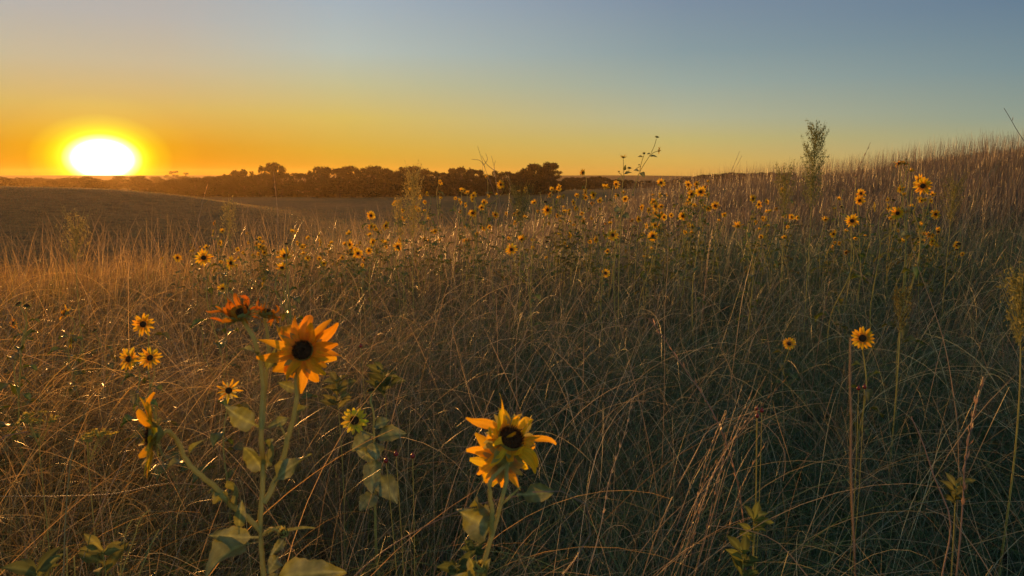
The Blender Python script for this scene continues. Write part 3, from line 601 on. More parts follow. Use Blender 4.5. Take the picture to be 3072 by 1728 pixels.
# ------------------------------------------------------------------ the sunflowers of the middle distance
zA = lambda x, y, r_: (1000 + x / 2.899, 350 + y / 2.899, r_ / 2.899)
zB = lambda x, y, r_: (1600 + x / 2.899, 350 + y / 2.899, r_ / 2.899)
zC = lambda x, y, r_: (2150 + x / 2.6345, 300 + y / 2.6345, r_ / 2.6345)
zD = lambda x, y, r_: (x / 1.932, 450 + y / 1.932, r_ / 1.932)
zE = lambda x, y, r_: (x, y, r_)
MID = [
 (zA, [(327,860,38,'f'),(330,958,38,'l')], 'sunflower plant with two orange blooms one above the other, left of the golden plume weed'),
 (zA, [(458,948,42,'l'),(452,1098,28,'u')], 'sunflower plant with a bloom turned sideways, between the stacked pair and the golden plume weed'),
 (zA, [(140,1112,35,'l'),(215,1190,42,'f'),(345,1090,35,'l'),(310,1165,32,'f')], 'spreading sunflower plant with four low blooms in the golden grass left of the plume weed'),
 (zA, [(560,1130,42,'f')], 'single low sunflower bloom at the foot of the golden plume weed'),
 (zA, [(1152,1082,32,'u')], 'lone small upturned sunflower bloom low in the grass under the treeline'),
 (zA, [(1100,738,30,'s'),(1148,768,22,'s'),(1218,685,32,'l'),(1215,840,38,'f')], 'sunflower plant with two side-on blooms leaning out to the left below the dead twigs'),
 (zA, [(1335,528,25,'u'),(1422,680,20,'u'),(1458,590,38,'l'),(1312,745,30,'f'),(1290,790,30,'l'),(1345,690,20,'s')], 'many-headed sunflower plant reaching up against the dark wood beside the dead twigs'),
 (zA, [(1410,853,35,'l'),(1503,845,22,'l'),(1523,1058,18,'f')], 'sunflower plant with two ragged blooms just right of the dead twigs'),
 (zA, [(1310,968,26,'f'),(1358,962,24,'f'),(1140,950,20,'s')], 'sunflower plant with a close pair of small round blooms low under the dead twigs'),
 (zA, [(1612,838,34,'l'),(1665,875,22,'u'),(1600,795,16,'d')], 'bushy sunflower plant with one bloom, one upturned bloom and a dark seed head'),
 (zA, [(1748,750,34,'u'),(1865,812,48,'f'),(1855,1230,22,'u')], 'tall sunflower plant under the big oak, its bare stalks forking to a wide bloom'),
 (zA, [(1640,1070,46,'u'),(1550,1155,52,'f')], 'low sunflower plant with a full daisy-like bloom below an upturned one'),
 (zB, [(432,488,32,'s'),(378,690,30,'u'),(455,660,36,'s'),(525,682,36,'l')], 'sunflower plant with a head standing against the sky right of the big oak'),
 (zB, [(372,798,26,'l'),(235,910,16,'d')], 'small sunflower plant with one bloom and a dark seed head below the oak'),
 (zB, [(625,615,36,'u'),(718,590,36,'l'),(730,688,18,'u')], 'sunflower plant with drooping blooms at the left foot of the tallest stalks'),
 (zB, [(1110,575,40,'f'),(1040,685,20,'u'),(1100,685,25,'s')], 'sunflower plant with a drooping bloom above the far tree band'),
 (zB, [(1045,745,34,'f'),(1060,780,40,'l'),(940,790,32,'l'),(918,890,30,'s')], 'dense sunflower plant with overlapping blooms right of the tallest stalks'),
 (zB, [(980,950,28,'s'),(1058,945,28,'s'),(1040,1040,42,'y')], 'sunflower plant with a shaded yellow bloom below two side-on ones'),
 (zB, [(1345,592,36,'l'),(1378,675,40,'f'),(1355,720,28,'l'),(1398,775,26,'u'),(1300,685,14,'d')], 'clustered sunflower plant, left part of the big bunch of blooms on the brown slope'),
 (zB, [(1455,655,48,'f'),(1508,648,20,'d'),(1522,565,20,'u')], 'sunflower plant with the widest bloom of the bunch on the brown slope'),
 (zB, [(1300,865,38,'f'),(1383,960,28,'s'),(1318,1005,20,'l'),(1200,858,20,'y')], 'sunflower plant with yellow blooms below the bunch on the brown slope'),
 (zB, [(1583,775,38,'f'),(1608,840,15,'d'),(1612,905,18,'u')], 'sunflower plant with one round bloom apart, right of the bunch on the brown slope'),
 (zB, [(690,1030,50,'f'),(610,1010,26,'s'),(548,1070,34,'l'),(668,930,24,'u')], 'low sunflower plant leaning right with a full bloom on a pale stalk'),
 (zB, [(645,1170,22,'y'),(628,1362,36,'y')], 'shaded sunflower plant with a yellow bloom deep in the dark grass'),
 (zB, [(1912,712,34,'s'),(1960,765,34,'l'),(2030,740,26,'l'),(1935,845,18,'d')], 'sunflower plant with three close blooms left of the tall green plume weed'),
 (zB, [(1775,955,52,'u'),(1875,920,17,'d')], 'sunflower plant with a wide upturned bloom and dark seed head left of the green plume'),
 (zB, [(1965,980,17,'u'),(1980,1045,20,'y')], 'small sunflower plant with two tiny hanging blooms beside a pale stalk'),
 (zB, [(1030,1150,20,'u'),(960,1220,15,'u')], 'faint sunflower plant with two tiny blooms in the middle of the grass'),
 (zC, [(1600,635,45,'l'),(1630,680,58,'f')], 'sunflower plant with two large overlapping blooms on the right slope'),
 (zC, [(1705,750,26,'u'),(1697,797,20,'l'),(1680,735,15,'d'),(1733,903,36,'l')], 'sunflower plant with small blooms in a column, farthest right on the slope'),
 (zC, [(1430,895,46,'f'),(1355,850,32,'s')], 'sunflower plant with a round dark-centred bloom left of the bare tall stalks'),
 (zC, [(1243,845,34,'s'),(1200,870,12,'d')], 'sunflower plant with one bloom turned edge-on between the right-hand groups'),
 (zC, [(1140,740,36,'l'),(1130,795,36,'f')], 'sunflower plant with two touching blooms, one over the other, right of the green plume weed'),
 (zC, [(1070,955,48,'f')], 'sunflower plant with one ragged yellow bloom right of the foot of the green plume weed'),
 (zC, [(925,1060,28,'s')], 'small sunflower plant with a thin yellow bloom standing upright in the dark grass'),
 (zC, [(860,948,30,'u')], 'sunflower plant with a bloom turned away at the foot of the green plume weed'),
 (zC, [(988,845,20,'d'),(998,712,17,'d'),(1100,610,15,'d')], 'bare sunflower stalks carrying only dark seed heads right of the green plume weed'),
 (zC, [(1620,990,19,'u')], 'tiny yellow sunflower bud low beside the bare tall stalks'),
 (zD, [(1028,625,22,'f'),(942,630,12,'u')], 'small round sunflower bloom farthest left against the hazy meadow'),
 (zD, [(1180,625,42,'f'),(1198,565,20,'u')], 'sunflower plant with a wide-petalled bloom under a small one, left of the dim plume weed'),
 (zD, [(1340,655,38,'l'),(1300,620,16,'d')], 'sunflower plant with a slanting bloom at the foot of the dim plume weed'),
 (zD, [(1655,615,50,'u'),(1660,545,18,'d'),(1585,585,18,'d'),(1635,685,36,'u')], 'sunflower plant with two upturned blooms and two dark seed heads above the shrivelled near bloom'),
 (zD, [(1530,760,28,'s'),(1290,805,30,'u')], 'half-hidden sunflower plant with two thin blooms just above the shrivelled near bloom'),
 (zD, [(830,1010,58,'f')], 'round sunflower bloom with even petals highest of the three below the sun'),
 (zD, [(748,1212,58,'l'),(870,1205,55,'f')], 'sunflower plant with two blooms side by side below the sun'),
 (zD, [(415,1105,38,'s'),(380,945,38,'w')], 'sunflower plant with a nodding withered head above a side-on bloom at the left'),
 (zD, [(108,893,24,'d'),(155,905,24,'d'),(82,1005,28,'w')], 'withered sunflower plant with round brown seed heads at the left edge'),
 (zD, [(550,1050,22,'d')], 'single brown seed head on thin stalk left of the three blooms'),
 (zD, [(1165,1020,18,'d')], 'small dry seed head on a bare stalk between the three blooms and the nearest plant'),
 (zD, [(1325,1395,60,'t')], 'sunflower bloom with few thin petals just left of the nearest stem'),
 (zE, [(2588,1015,29,'y')], 'bright yellow sunflower bloom alone in the dark green grass at the right'),
 (zE, [(2368,1031,17,'y')], 'small yellow sunflower bloom deep in the dark grass left of the larger lone one'),
]
KIND = {'f': 'open', 'l': 'open', 'u': 'up', 's': 'side', 'd': 'seed', 'b': 'bud', 'y': 'neat', 't': 'thin', 'w': 'wilt'}
def plant_leaves(pl, base, path, n, size, q, t0=.15, t1=.85):
    for i in range(n):
        t = t0 + (t1 - t0) * (i + q.uniform(0, .8)) / n; p = path[int(t * (len(path) - 1))]
        a = i * 2.4 + q.uniform(-.5, .5); L_ = .85 * size * q.uniform(.6, 1.25) * (1.25 - .7 * t); dr_ = q.uniform(-.75, .2)
        tip = p + np.array([math.cos(a) * L_, math.sin(a) * L_, dr_ * L_])
        leaf_obj(pl, base, p, tip, (math.cos(a) * .3, math.sin(a) * .3, 1), L_ * .27, seed=i, rows=7, cols=4, fold=.5, wave=.35, droop=.2, pet=.2, col=(q.uniform(.5, .8), q.uniform(.6, .85), q.uniform(.4, .6), 1))
def mid_plant(zf, hl_, label, i):
    q = random.Random(100 + i); H = [zf(x, y, r_) + (kd,) for x, y, r_, kd in hl_]
    face = [h for h in H if h[3] in 'flyt'] or H
    big = max(face, key=lambda h: h[2]); d = min(max(2219 * .041 / big[2], 2.4), 8.2)
    if big[3] in 'dw' and i < 900: d = min(2219 * .026 / big[2], 6.5) if i < 45 else 2219 * .024 / big[2]
    for h in H:      # every head clears the grass
        el = ray(h[0], h[1]).z
        if el < 0: d = min(d, (CAMZ - .66) / -el)
    pos = [at(h[0], h[1], d + q.uniform(-.18, .18)) for h in H]
    cx = sum(p.x for p in pos) / len(pos) + q.uniform(-.1, .1); cy = sum(p.y for p in pos) / len(pos) + q.uniform(.0, .15)
    b = Vector((cx, cy, gzf(cx, cy))); pl = empty('sunflower_plant', b, label, 'sunflower', 'sunflower plants in the grass')
    order = sorted(range(len(pos)), key=lambda j: -pos[j].z); paths = []; main = None
    for n_, j in enumerate(order):
        p, h = pos[j], H[j]; kd = h[3]; Rr = min(max(h[2] * d / 2219 * 1.15, .016), .058)
        f = {'f': toward_cam(p, q.uniform(-.55, .35), q.uniform(-.1, .5)), 'l': toward_cam(p, q.choice((-1, -1, 1)) * q.uniform(.5, 1.5), q.uniform(-.1, .7)), 'y': toward_cam(p, q.uniform(-.2, .3), .2),
             't': toward_cam(p, .1, .1), 'u': Vector((q.uniform(-.4, .3), q.uniform(-.9, -.3), .8)), 's': Vector((q.choice((-1, -1, 1)), q.uniform(-.9, -.3), q.uniform(0, .4))),
             'd': Vector((q.uniform(-.5, .5), q.uniform(-.6, .2), 1)), 'b': Vector((0, 0, 1)), 'w': Vector((-.5, -.4, .3))}[kd]
        a = place_head(pl, b, p, f, Rr, KIND[kd], v=q.randrange(7), spin=q.uniform(0, 6.28))
        back = a - f.normalized() * .03 + Vector((0, 0, -.03)); s_ = .0033
        if main is None:
            m1 = b.lerp(a, .45) + Vector((q.uniform(-.06, .06), q.uniform(-.05, .05), 0)); m2 = b.lerp(a, .8) + Vector((q.uniform(-.04, .04), 0, 0))
            pts = [b, m1, m2, back, a]; main = spline(pts, 40); paths.append((pts, .0048, .0022))
        else:
            zt = max(.25, (a.z - b.z - q.uniform(.15, .35)) / max(.3, main[-1][2] - b.z)); k_ = int(min(zt, .85) * 39); s0 = Vector(main[k_])
            m1 = s0.lerp(a, .5) + Vector(((a.x - s0.x) * .25, 0, -.02)); paths.append(([s0, m1, back, a], .0030, .0018))
    stem_obj(pl, b, paths, sides=5)
    if 'bare' not in label:
        plant_leaves(pl, b, main, 7 + q.randrange(5) + len(pos), .13, q, .4, .95)
        for pts, _a, _b in paths[1:]: plant_leaves(pl, b, spline(pts, 20), 2, .05, q, .2, .8)
    return b
spots = []
for i, (zf, hl_, lab) in enumerate(MID): spots.append(mid_plant(zf, hl_, lab, i))

q = random.Random(77)
def band_flower(i):
    x = q.choice((q.uniform(1050, 1500), q.uniform(1500, 2150), q.uniform(1550, 2100), q.uniform(2150, 2900), q.uniform(560, 1100))); y = q.uniform(565, 735) if x > 1100 else q.uniform(690, 800)
    hs_ = [(x, y, q.uniform(5, 11), q.choice('flsuudw'))]
    for _k in range(q.choice((0, 1, 1, 2, 3))): hs_.append((x + q.uniform(-30, 30), y + q.uniform(-35, 35), q.uniform(5, 10), q.choice('flsuudw')))
    L_, R_ = x < 1500, x > 2150
    side = 'left' if x < 1150 else 'centre left' if x < 1500 else 'centre right' if x < 2150 else 'right'
    mid_plant(lambda a, b_, c: (a, b_, c), hs_, 'one of the small background sunflowers scattered in the %s of the flower band' % side, 900 + i)
def retag(n0):
    for o in list(COL.objects)[n0:]:
        if o.get('category') and 'small background' in o['label']: o['group'] = 'small background sunflowers, ' + o['label'].split('in the ')[1].split(' of the')[0]
n0_ = len(COL.objects)
for i in range(115): band_flower(i)
retag(n0_)
def path_plant(label, d, stems, heads, leaves, group='sunflower plants in the grass'):
    """stalks drawn through given points d metres away"""
    p0 = at(*stems[0][0], d); b = Vector((p0.x, p0.y, gzf(p0.x, p0.y))); pl = empty('sunflower_plant', b, label, 'sunflower', group)
    paths = []
    for i, s_ in enumerate(stems):
        pts = [at(x, y, d) for x, y in s_]
        if i == 0 or s_[0] == stems[0][0]: pts = [b] + pts
        paths.append((pts, .0046 if i < 2 else .0026, .0020))
    for x, y, r_, kd, f in heads:
        place_head(pl, b, at(x, y, d), Vector(f), r_ * d / 2219, KIND[kd], v=int(x) % 4, spin=x)
    stem_obj(pl, b, paths, sides=6)
    for j, ((bx, by), (tx, ty), w) in enumerate(leaves):
        leaf_obj(pl, b, at(bx, by, d), at(tx, ty, d - .03), (0, -.8, .5), w, seed=j, rows=7, cols=4, col=(.8, .8, .8, 1), pet=.15)
fB = lambda x, y: zB(x, y, 1)[:2]
fC = lambda x, y: zC(x, y, 1)[:2]
path_plant('tallest sunflower plant, two long stalks with buds and small heads standing high against the sky', 5.4,
    [[fB(765, 890), fB(775, 760), fB(772, 620), fB(785, 500), fB(783, 370)], [fB(765, 890), fB(800, 780), fB(860, 670), fB(930, 470), fB(1010, 340), fB(1050, 260), fB(1070, 195)],
     [fB(785, 500), fB(820, 488), fB(835, 460)], [fB(778, 540), fB(765, 505), fB(745, 488)], [fB(925, 480), fB(940, 400), fB(962, 335)], [fB(1010, 345), fB(1050, 310), fB(1085, 300)],
     [fB(880, 465), fB(915, 440), fB(935, 430)], [fB(775, 660), fB(745, 600), fB(730, 560)]],
    [fB(783, 355) + (14, 'u', (0, -.1, 1)), fB(835, 448) + (11, 'd', (.1, -.2, 1)), fB(745, 480) + (7, 'b', (-.3, 0, 1)), fB(1075, 178) + (10, 'd', (.2, 0, 1)), fB(1090, 295) + (12, 's', (1, 0, -.1)), fB(962, 322) + (10, 'b', (.1, 0, 1)), fB(920, 420) + (6, 'b', (0, 0, 1))],
    [(fB(785, 500), fB(860, 490), .012), (fB(925, 475), fB(868, 470), .010), (fB(930, 480), fB(965, 535), .020), (fB(1010, 345), fB(1080, 355), .010), (fB(955, 350), fB(905, 352), .009), (fB(1020, 325), fB(985, 328), .008), (fB(790, 470), fB(805, 415), .012), (fB(772, 545), fB(725, 548), .012), (fB(770, 800), fB(700, 830), .03), (fB(770, 860), fB(840, 880), .03), (fB(850, 680), fB(880, 690), .01)])
path_plant('tall sunflower plant, bare pale stalks with drooping orange blooms, over the right slope', 5.2,
    [[fC(1495, 1160), fC(1490, 1000), fC(1470, 800), fC(1460, 700), fC(1450, 560), fC(1445, 520)], [fC(1495, 1160), fC(1505, 950), fC(1510, 800), fC(1520, 650), fC(1530, 580)],
     [fC(1462, 690), fC(1490, 630), fC(1495, 570), fC(1488, 520)], [fC(1510, 860), fC(1540, 800), fC(1555, 760)], [fC(1495, 590), fC(1520, 510), fC(1502, 480)]],
    [fC(1440, 505) + (15, 'w', (-.3, -.3, .8)), fC(1485, 505) + (13, 'w', (.2, -.2, .9)), fC(1500, 470) + (6, 'd', (0, 0, 1)), fC(1535, 562) + (12, 'u', (.2, -.2, .8))],
    [(fC(1462, 720), fC(1490, 705), .012), (fC(1510, 880), fC(1560, 885), .012), (fC(1510, 860), fC(1475, 870), .012), (fC(1495, 1040), fC(1450, 1080), .03), (fC(1495, 1060), fC(1550, 1090), .03)])

# ------------------------------------------------------------------ plume weeds
def plume(name, label, cat, top, bot, d, width, green, seed, n=70, dense=1.0, group='tall plume weeds'):
    q = random.Random(seed); g = np.random.default_rng(seed)
    pt, pb = at(*top, d), at(*bot, d); b = Vector((pb.x, pb.y, gzf(pb.x, pb.y))); w = width * d / 2219
    root = empty(name, b, label, cat, group)
    axis = spline([b, pb + Vector((0, 0, 0)) if pb.z > b.z + .05 else b + Vector((0, 0, .1)), pb.lerp(pt, .5) + Vector((w * q.uniform(-.05, .05), 0, 0)), pt], 60)
    mb = MB(); tube(mb, axis - np.array(b), np.linspace(.0045, .0012, 60), 5); f = MB(); H_ = axis[-1][2] - axis[0][2]; vis = pt.z - pb.z
    for i in range(n):
        t = i / n; z = pb.z + vis * (.02 + .98 * t ** .9); k_ = int(np.clip(np.searchsorted(axis[:, 2], z), 1, 58)); p = axis[k_]
        prof = (math.sin(math.pi * min(1, .18 + .8 * (1 - t)) ** .9)) * .5 + .5 * (1 - t); L_ = w * .62 * prof * q.uniform(.6, 1.15) + .015
        a = i * 2.39996 + q.uniform(-.4, .4); up = q.uniform(1.3, 2.4)
        e = p + np.array([math.cos(a) * L_, math.sin(a) * L_, up * L_]); m_ = (p + e) / 2 + np.array([0, 0, -.12 * L_])
        br = spline([p, m_, e], 8); tube(mb, br - np.array(b), np.linspace(.0012, .0005, 8), 3)
        nl = int(dense * (8 + L_ * 260))
        for j in range(nl):
            c = br[min(7, int(7 * (q.random() ** .7)))] + g.normal(0, .004 + L_ * .03, 3); dirn = unit(g.normal(0, 1, 3) + np.array([0, 0, .8])); sz = q.uniform(.006, .014)
            sd_ = unit(np.cross(dirn, g.normal(0, 1, 3))) * sz * .22
            cc = np.array(green) * q.uniform(.7, 1.3); cc = np.append(cc, 1)
            grid(f, np.array([[c - sd_ - np.array(b), c + sd_ - np.array(b)], [c + dirn * sz - sd_ * .5 - np.array(b), c + dirn * sz + sd_ * .5 - np.array(b)]]), cc)
    mb.build('stem', m_stem, root); f.build('foliage', m_weed, root, smooth=False)
plume('plume_weed', 'tall dark green plume weed rising above the hill line at the right', 'weed', (2450, 402), (2433, 640), 6.0, 72, (.15, .18, .09), 1, 110, 1.2)
plume('plume_weed', 'golden seeded plume weed standing before the dark wood left of centre', 'weed', (1238, 532), (1238, 720), 6.0, 72, (.42, .34, .13), 2, 80, .9)
plume('plume_weed', 'short golden side plume leaning at the left flank of the golden plume weed', 'weed', (1196, 608), (1205, 730), 6.1, 36, (.42, .34, .13), 3, 40)
plume('plume_weed', 'faint rounded plume weed against the orange meadow below the sun', 'weed', (228, 688), (228, 800), 5.2, 78, (.36, .29, .12), 4, 44, .6)
plume('plume_weed', 'dim narrow plume weed between the sun and the golden plume weed', 'weed', (684, 622), (690, 740), 6.0, 48, (.38, .31, .12), 5, 40, .6)
plume('plume_weed', 'soft pale green weed left beside the tall dark green plume weed', 'weed', (2352, 535), (2352, 660), 6.6, 70, (.15, .16, .06), 6, 70, .6)
plume('plume_weed', 'faint green weed on the brown slope near the right edge', 'weed', (2864, 565), (2850, 680), 7.0, 60, (.15, .16, .06), 7, 60, .6)
plume('plume_weed', 'leafy weed with pale yellow seed clusters cut by the right edge of the field', 'weed', (3066, 850), (3062, 1060), 2.6, 80, (.20, .21, .09), 8, 60, .6)
plume('plume_weed', 'thin spiky weed in the dark grass left of the right-edge weed', 'weed', (2706, 890), (2700, 1010), 3.4, 40, (.14, .13, .05), 9, 36, .8)
plume('plume_weed', 'small dark bushy weed behind the ragged blooms right of the dead twigs', 'weed', (1560, 600), (1560, 700), 6.4, 90, (.09, .10, .04), 10, 60, .7)

# seed spikes, low leafy plants and hips in the foreground
def spike(label, pts, d, seed):
    q = random.Random(seed); P_ = [at(x, y, d) for x, y in pts]; b = Vector((P_[0].x, P_[0].y, gzf(P_[0].x, P_[0].y)))
    root = empty('seed_spike', b, label, 'seed spike', 'coiled seed spikes at the lower left'); ax = spline([b] + P_, 60)
    mb = MB(); tube(mb, ax - np.array(b), np.linspace(.0022, .001, 60), 5); f = MB()
    vis = ax[20:]
    for i in range(150):
        p = vis[int(i / 150 * (len(vis) - 1))]; a = i * 2.4; L_ = .006 * (1.15 - .6 * i / 150)
        c = p + np.array([math.cos(a), math.sin(a), q.uniform(-.2, .5)]) * L_ * q.uniform(.5, 1.1); dirn = unit(np.array([math.cos(a), math.sin(a), .3])); sd_ = unit(np.cross(dirn, [0, 0, 1])) * .0018
        grid(f, np.array([[c - sd_ - np.array(b), c + sd_ - np.array(b)], [c + dirn * .004 - sd_ - np.array(b), c + dirn * .004 + sd_ - np.array(b)]]), np.append(np.array((.20, .19, .07)) * q.uniform(.6, 1.2), 1))
    mb.build('stem', m_stem, root); f.build('seeds', m_weed, root, smooth=False)
zF = lambda x, y: (x / 1.75, 900 + y / 1.75)
spike('longest coiled seed spike, its bent tip reaching highest in the lower left', [zF(650, 1400), zF(680, 1320), zF(715, 1220), zF(740, 1140), zF(790, 1100)], 1.5, 1)
spike('seed spike left beside the longest one', [zF(640, 1340), zF(650, 1260), zF(670, 1190), zF(695, 1150)], 1.55, 2)
spike('upright seed spike on the bottom edge, left of its twin', [zF(350, 1480), zF(352, 1400), zF(350, 1300)], 1.3, 3)
spike('upright seed spike on the bottom edge, right of its twin', [zF(395, 1500), zF(392, 1420), zF(388, 1345)], 1.32, 4)
spike('short seed spike right of the longest one', [zF(770, 1340), zF(800, 1270), zF(835, 1205)], 1.6, 5)
def herb(label, x, y, d, n, size, col, seed, name='leafy_herb', cat='herb', spread=1.0):
    q = random.Random(seed); p = at(x, y, d); b = Vector((p.x, p.y, gzf(p.x, p.y))); root = empty(name, b, label, cat, 'low leafy herbs among the grass')
    top = p; stem_obj(root, b, [([b, b.lerp(top, .6) + Vector((.01, 0, 0)), top], .002, .0012)], sides=5)
    for i in range(n):
        a = i * 2.4 + q.uniform(-.3, .3); h_ = q.uniform(-.9, .05) * size * 1.6; L_ = size * q.uniform(.7, 1.2)
        s_ = top + Vector((0, 0, h_)); tip = s_ + Vector((math.cos(a) * L_ * spread, math.sin(a) * L_ * spread, q.uniform(.1, .8) * L_))
        leaf_obj(root, b, s_, tip, (0, -.6, .8), L_ * .24, m=m_weed, seed=i, rows=6, cols=4, fold=.25, wave=.15, droop=.12, pet=.1, heart=False, serr=0, col=tuple(np.array(col) * q.uniform(.75, 1.25)) + (1,))
herb('broad oval-leaved herb glowing yellow green near the bottom left', 308, 1650, 1.5, 10, .04, (.15, .16, .05), 1)
herb('dark pointed-leaved herb in the bottom left corner', 110, 1715, 1.35, 10, .042, (.09, .11, .04), 2)
herb('small leafed green herb in the dark grass at the bottom right', 2262, 1560, 1.6, 16, .032, (.11, .14, .04), 3)
herb('small leafed green herb lower than its neighbour at the bottom right', 2230, 1660, 1.5, 16, .034, (.10, .13, .04), 4)
herb('little green herb sprig left of the ragged near bloom', 1425, 1600, 1.5, 14, .028, (.09, .12, .04), 5)
herb('low green herb behind the stems of the ragged near bloom', 1370, 1690, 1.4, 14, .034, (.09, .12, .04), 6)
herb('dull green herb sprig in the mat right of the lone yellow blooms', 2870, 1450, 2.0, 16, .032, (.09, .11, .045), 7)
herb('yellowish herb sprig in the grass beside the small leafy sunflower', 1010, 1150, 2.5, 16, .06, (.15, .15, .05), 8)
herb('green herb sprig in the grass behind the open orange bloom', 1150, 1110, 3.0, 16, .08, (.11, .13, .045), 9)
def umbel(label, x, y, d, seed):
    q = random.Random(seed); p = at(x, y, d); b = Vector((p.x, p.y, gzf(p.x, p.y))); root = empty('umbel_weed', b, label, 'weed', 'flat-topped yellow weeds at the left')
    ps = [([b, p + Vector((0, 0, -.07))], .0018, .0012)]; f = MB()
    for i in range(9):
        e = p + Vector((q.uniform(-.05, .05), q.uniform(-.03, .03), q.uniform(-.006, .008))); ps.append(([p + Vector((0, 0, -.07)), e], .0008, .0006))
        for j in range(16):
            c = np.array(e - b) + np.array([q.uniform(-.012, .012), q.uniform(-.012, .012), q.uniform(-.002, .005)]); s_ = .0028
            v = unit(np.array([q.uniform(-1, 1), q.uniform(-1, 1), .6])); u_ = unit(np.cross(v, [0, 0, 1.])) * s_; w_ = unit(np.cross(v, u_)) * s_
            grid(f, np.array([[c - u_ - w_, c + u_ - w_], [c - u_ + w_, c + u_ + w_]]), np.append(np.array((.38, .33, .08)) * q.uniform(.7, 1.2), 1))
    stem_obj(root, b, ps, sides=4); f.build('flowers', m_weed, root, smooth=False)
umbel('flat-topped yellow weed nearest the left edge', *zF(190, 628), 2.2, 1)
umbel('flat-topped yellow weed above the bent pale blades at the lower left', *zF(450, 715), 2.1, 2)
def hips(label, x, y, d, offs, r_, seed):
    p = at(x, y, d); b = Vector((p.x, p.y, gzf(p.x, p.y))); root = empty('rose_hips', b, label, 'rose hips', 'red hips in the grass')
    ps = []
    for ox, oy in offs:
        c = at(x + ox, y + oy, d); ps.append(([b, b.lerp(c, .7) + Vector((.01, 0, 0)), c], .0012, .0008)); mb = MB()
        G = np.array([[np.array(c - b) + r_ * np.array([math.sin(v) * math.cos(u), math.sin(v) * math.sin(u), math.cos(v) * 1.12]) for u in np.linspace(0, 6.2832, 13)] for v in np.linspace(.05, 3.0, 8)])
        grid(mb, G); 
        for k_ in range(5): petal_strip(mb, k_ * 1.256, 0, r_ * .9, r_ * .14, .9, .3, 0, 0, 0, 3, (1, 1, 1, 1)); mb.V[-1] = mb.V[-1] + np.array(c - b) + np.array([0, 0, r_])
        mb.build('hip', m_berry, root)
    stem_obj(root, b, ps, sides=4)
hips('pair of red hips in the dark grass right of the leaning straw tuft', 2270, 1226, 1.9, [(0, 0), (16, 6), (2, 22)], .0048, 1)
hips('red hips among crossing blades in the right of the field', 2576, 1165, 2.1, [(0, 0), (18, -4)], .0048, 2)
hips('dull red hip in the grass right of the small leafy sunflower', 1188, 1362, 1.7, [(0, 0), (-30, 20), (50, 6)], .0052, 3)
hips('single dark red hip up the slope right of the open orange bloom', 1082, 1038, 2.6, [(0, 0)], .006, 4)

# ------------------------------------------------------------------ single grass stalks that stand out
def stalk(label, pts, d, r_, col, head=0, name='grass_stalk', grp='tall grass stalks standing out', d2=None, flat=False):
    n_ = len(pts); dd = np.linspace(d, d2 or d, n_); P_ = [atd(x, y, dd[i]) for i, (x, y) in enumerate(pts)]
    g0 = P_[0].z - gzf(P_[0].x, P_[0].y); dz = max(.15, P_[1].z - P_[0].z); ex = max(-.5, min(.5, (P_[0].x - P_[1].x) / dz * max(g0, 0) * .6)); b = Vector((P_[0].x + ex, P_[0].y, gzf(P_[0].x + ex, P_[0].y))); root = empty(name, b, label, 'grass stalk', grp)
    ax = spline(([b] if P_[0].z > b.z + .02 else []) + P_, 48); mb = MB(); c = np.append(np.array(col), 1)
    rad = np.linspace(r_, r_ * .35, 48) * (1 + .25 * (np.arange(48) % 12 == 0))
    tube(mb, ax - np.array(b), rad, 5, c); mb.build('stem', m_grass, root)
    if head:      # narrow seed head of overlapping spikelets
        f = MB(); q = random.Random(int(pts[0][0])); k0 = int(48 * (1 - head)); seg = ax[k0:]; T = unit(ax[-1] - ax[k0])
        for i in range(26):
            p = seg[int(i / 26 * (len(seg) - 1))] - np.array(b); a = i * 2.4; o_ = unit(np.cross(T, [math.cos(a), math.sin(a), .3])); dn = unit(T + o_ * q.uniform(.1, .45)); L_ = r_ * q.uniform(5, 9)
            sd_ = unit(np.cross(dn, o_)) * r_ * .8; e = p + dn * L_; m_ = (p + e) / 2 + o_ * r_ * .6
            grid(f, np.array([[p - sd_ * .3, p + sd_ * .3], [m_ - sd_, m_ + sd_], [e - sd_ * .1, e + sd_ * .1]]), c * np.array([1, .9, .85, 1]) * q.uniform(.8, 1.2))
        f.build('seed_head', m_grass, root)
B_, G_, Y_ = (.30, .21, .14), (.14, .16, .06), (.42, .32, .18)
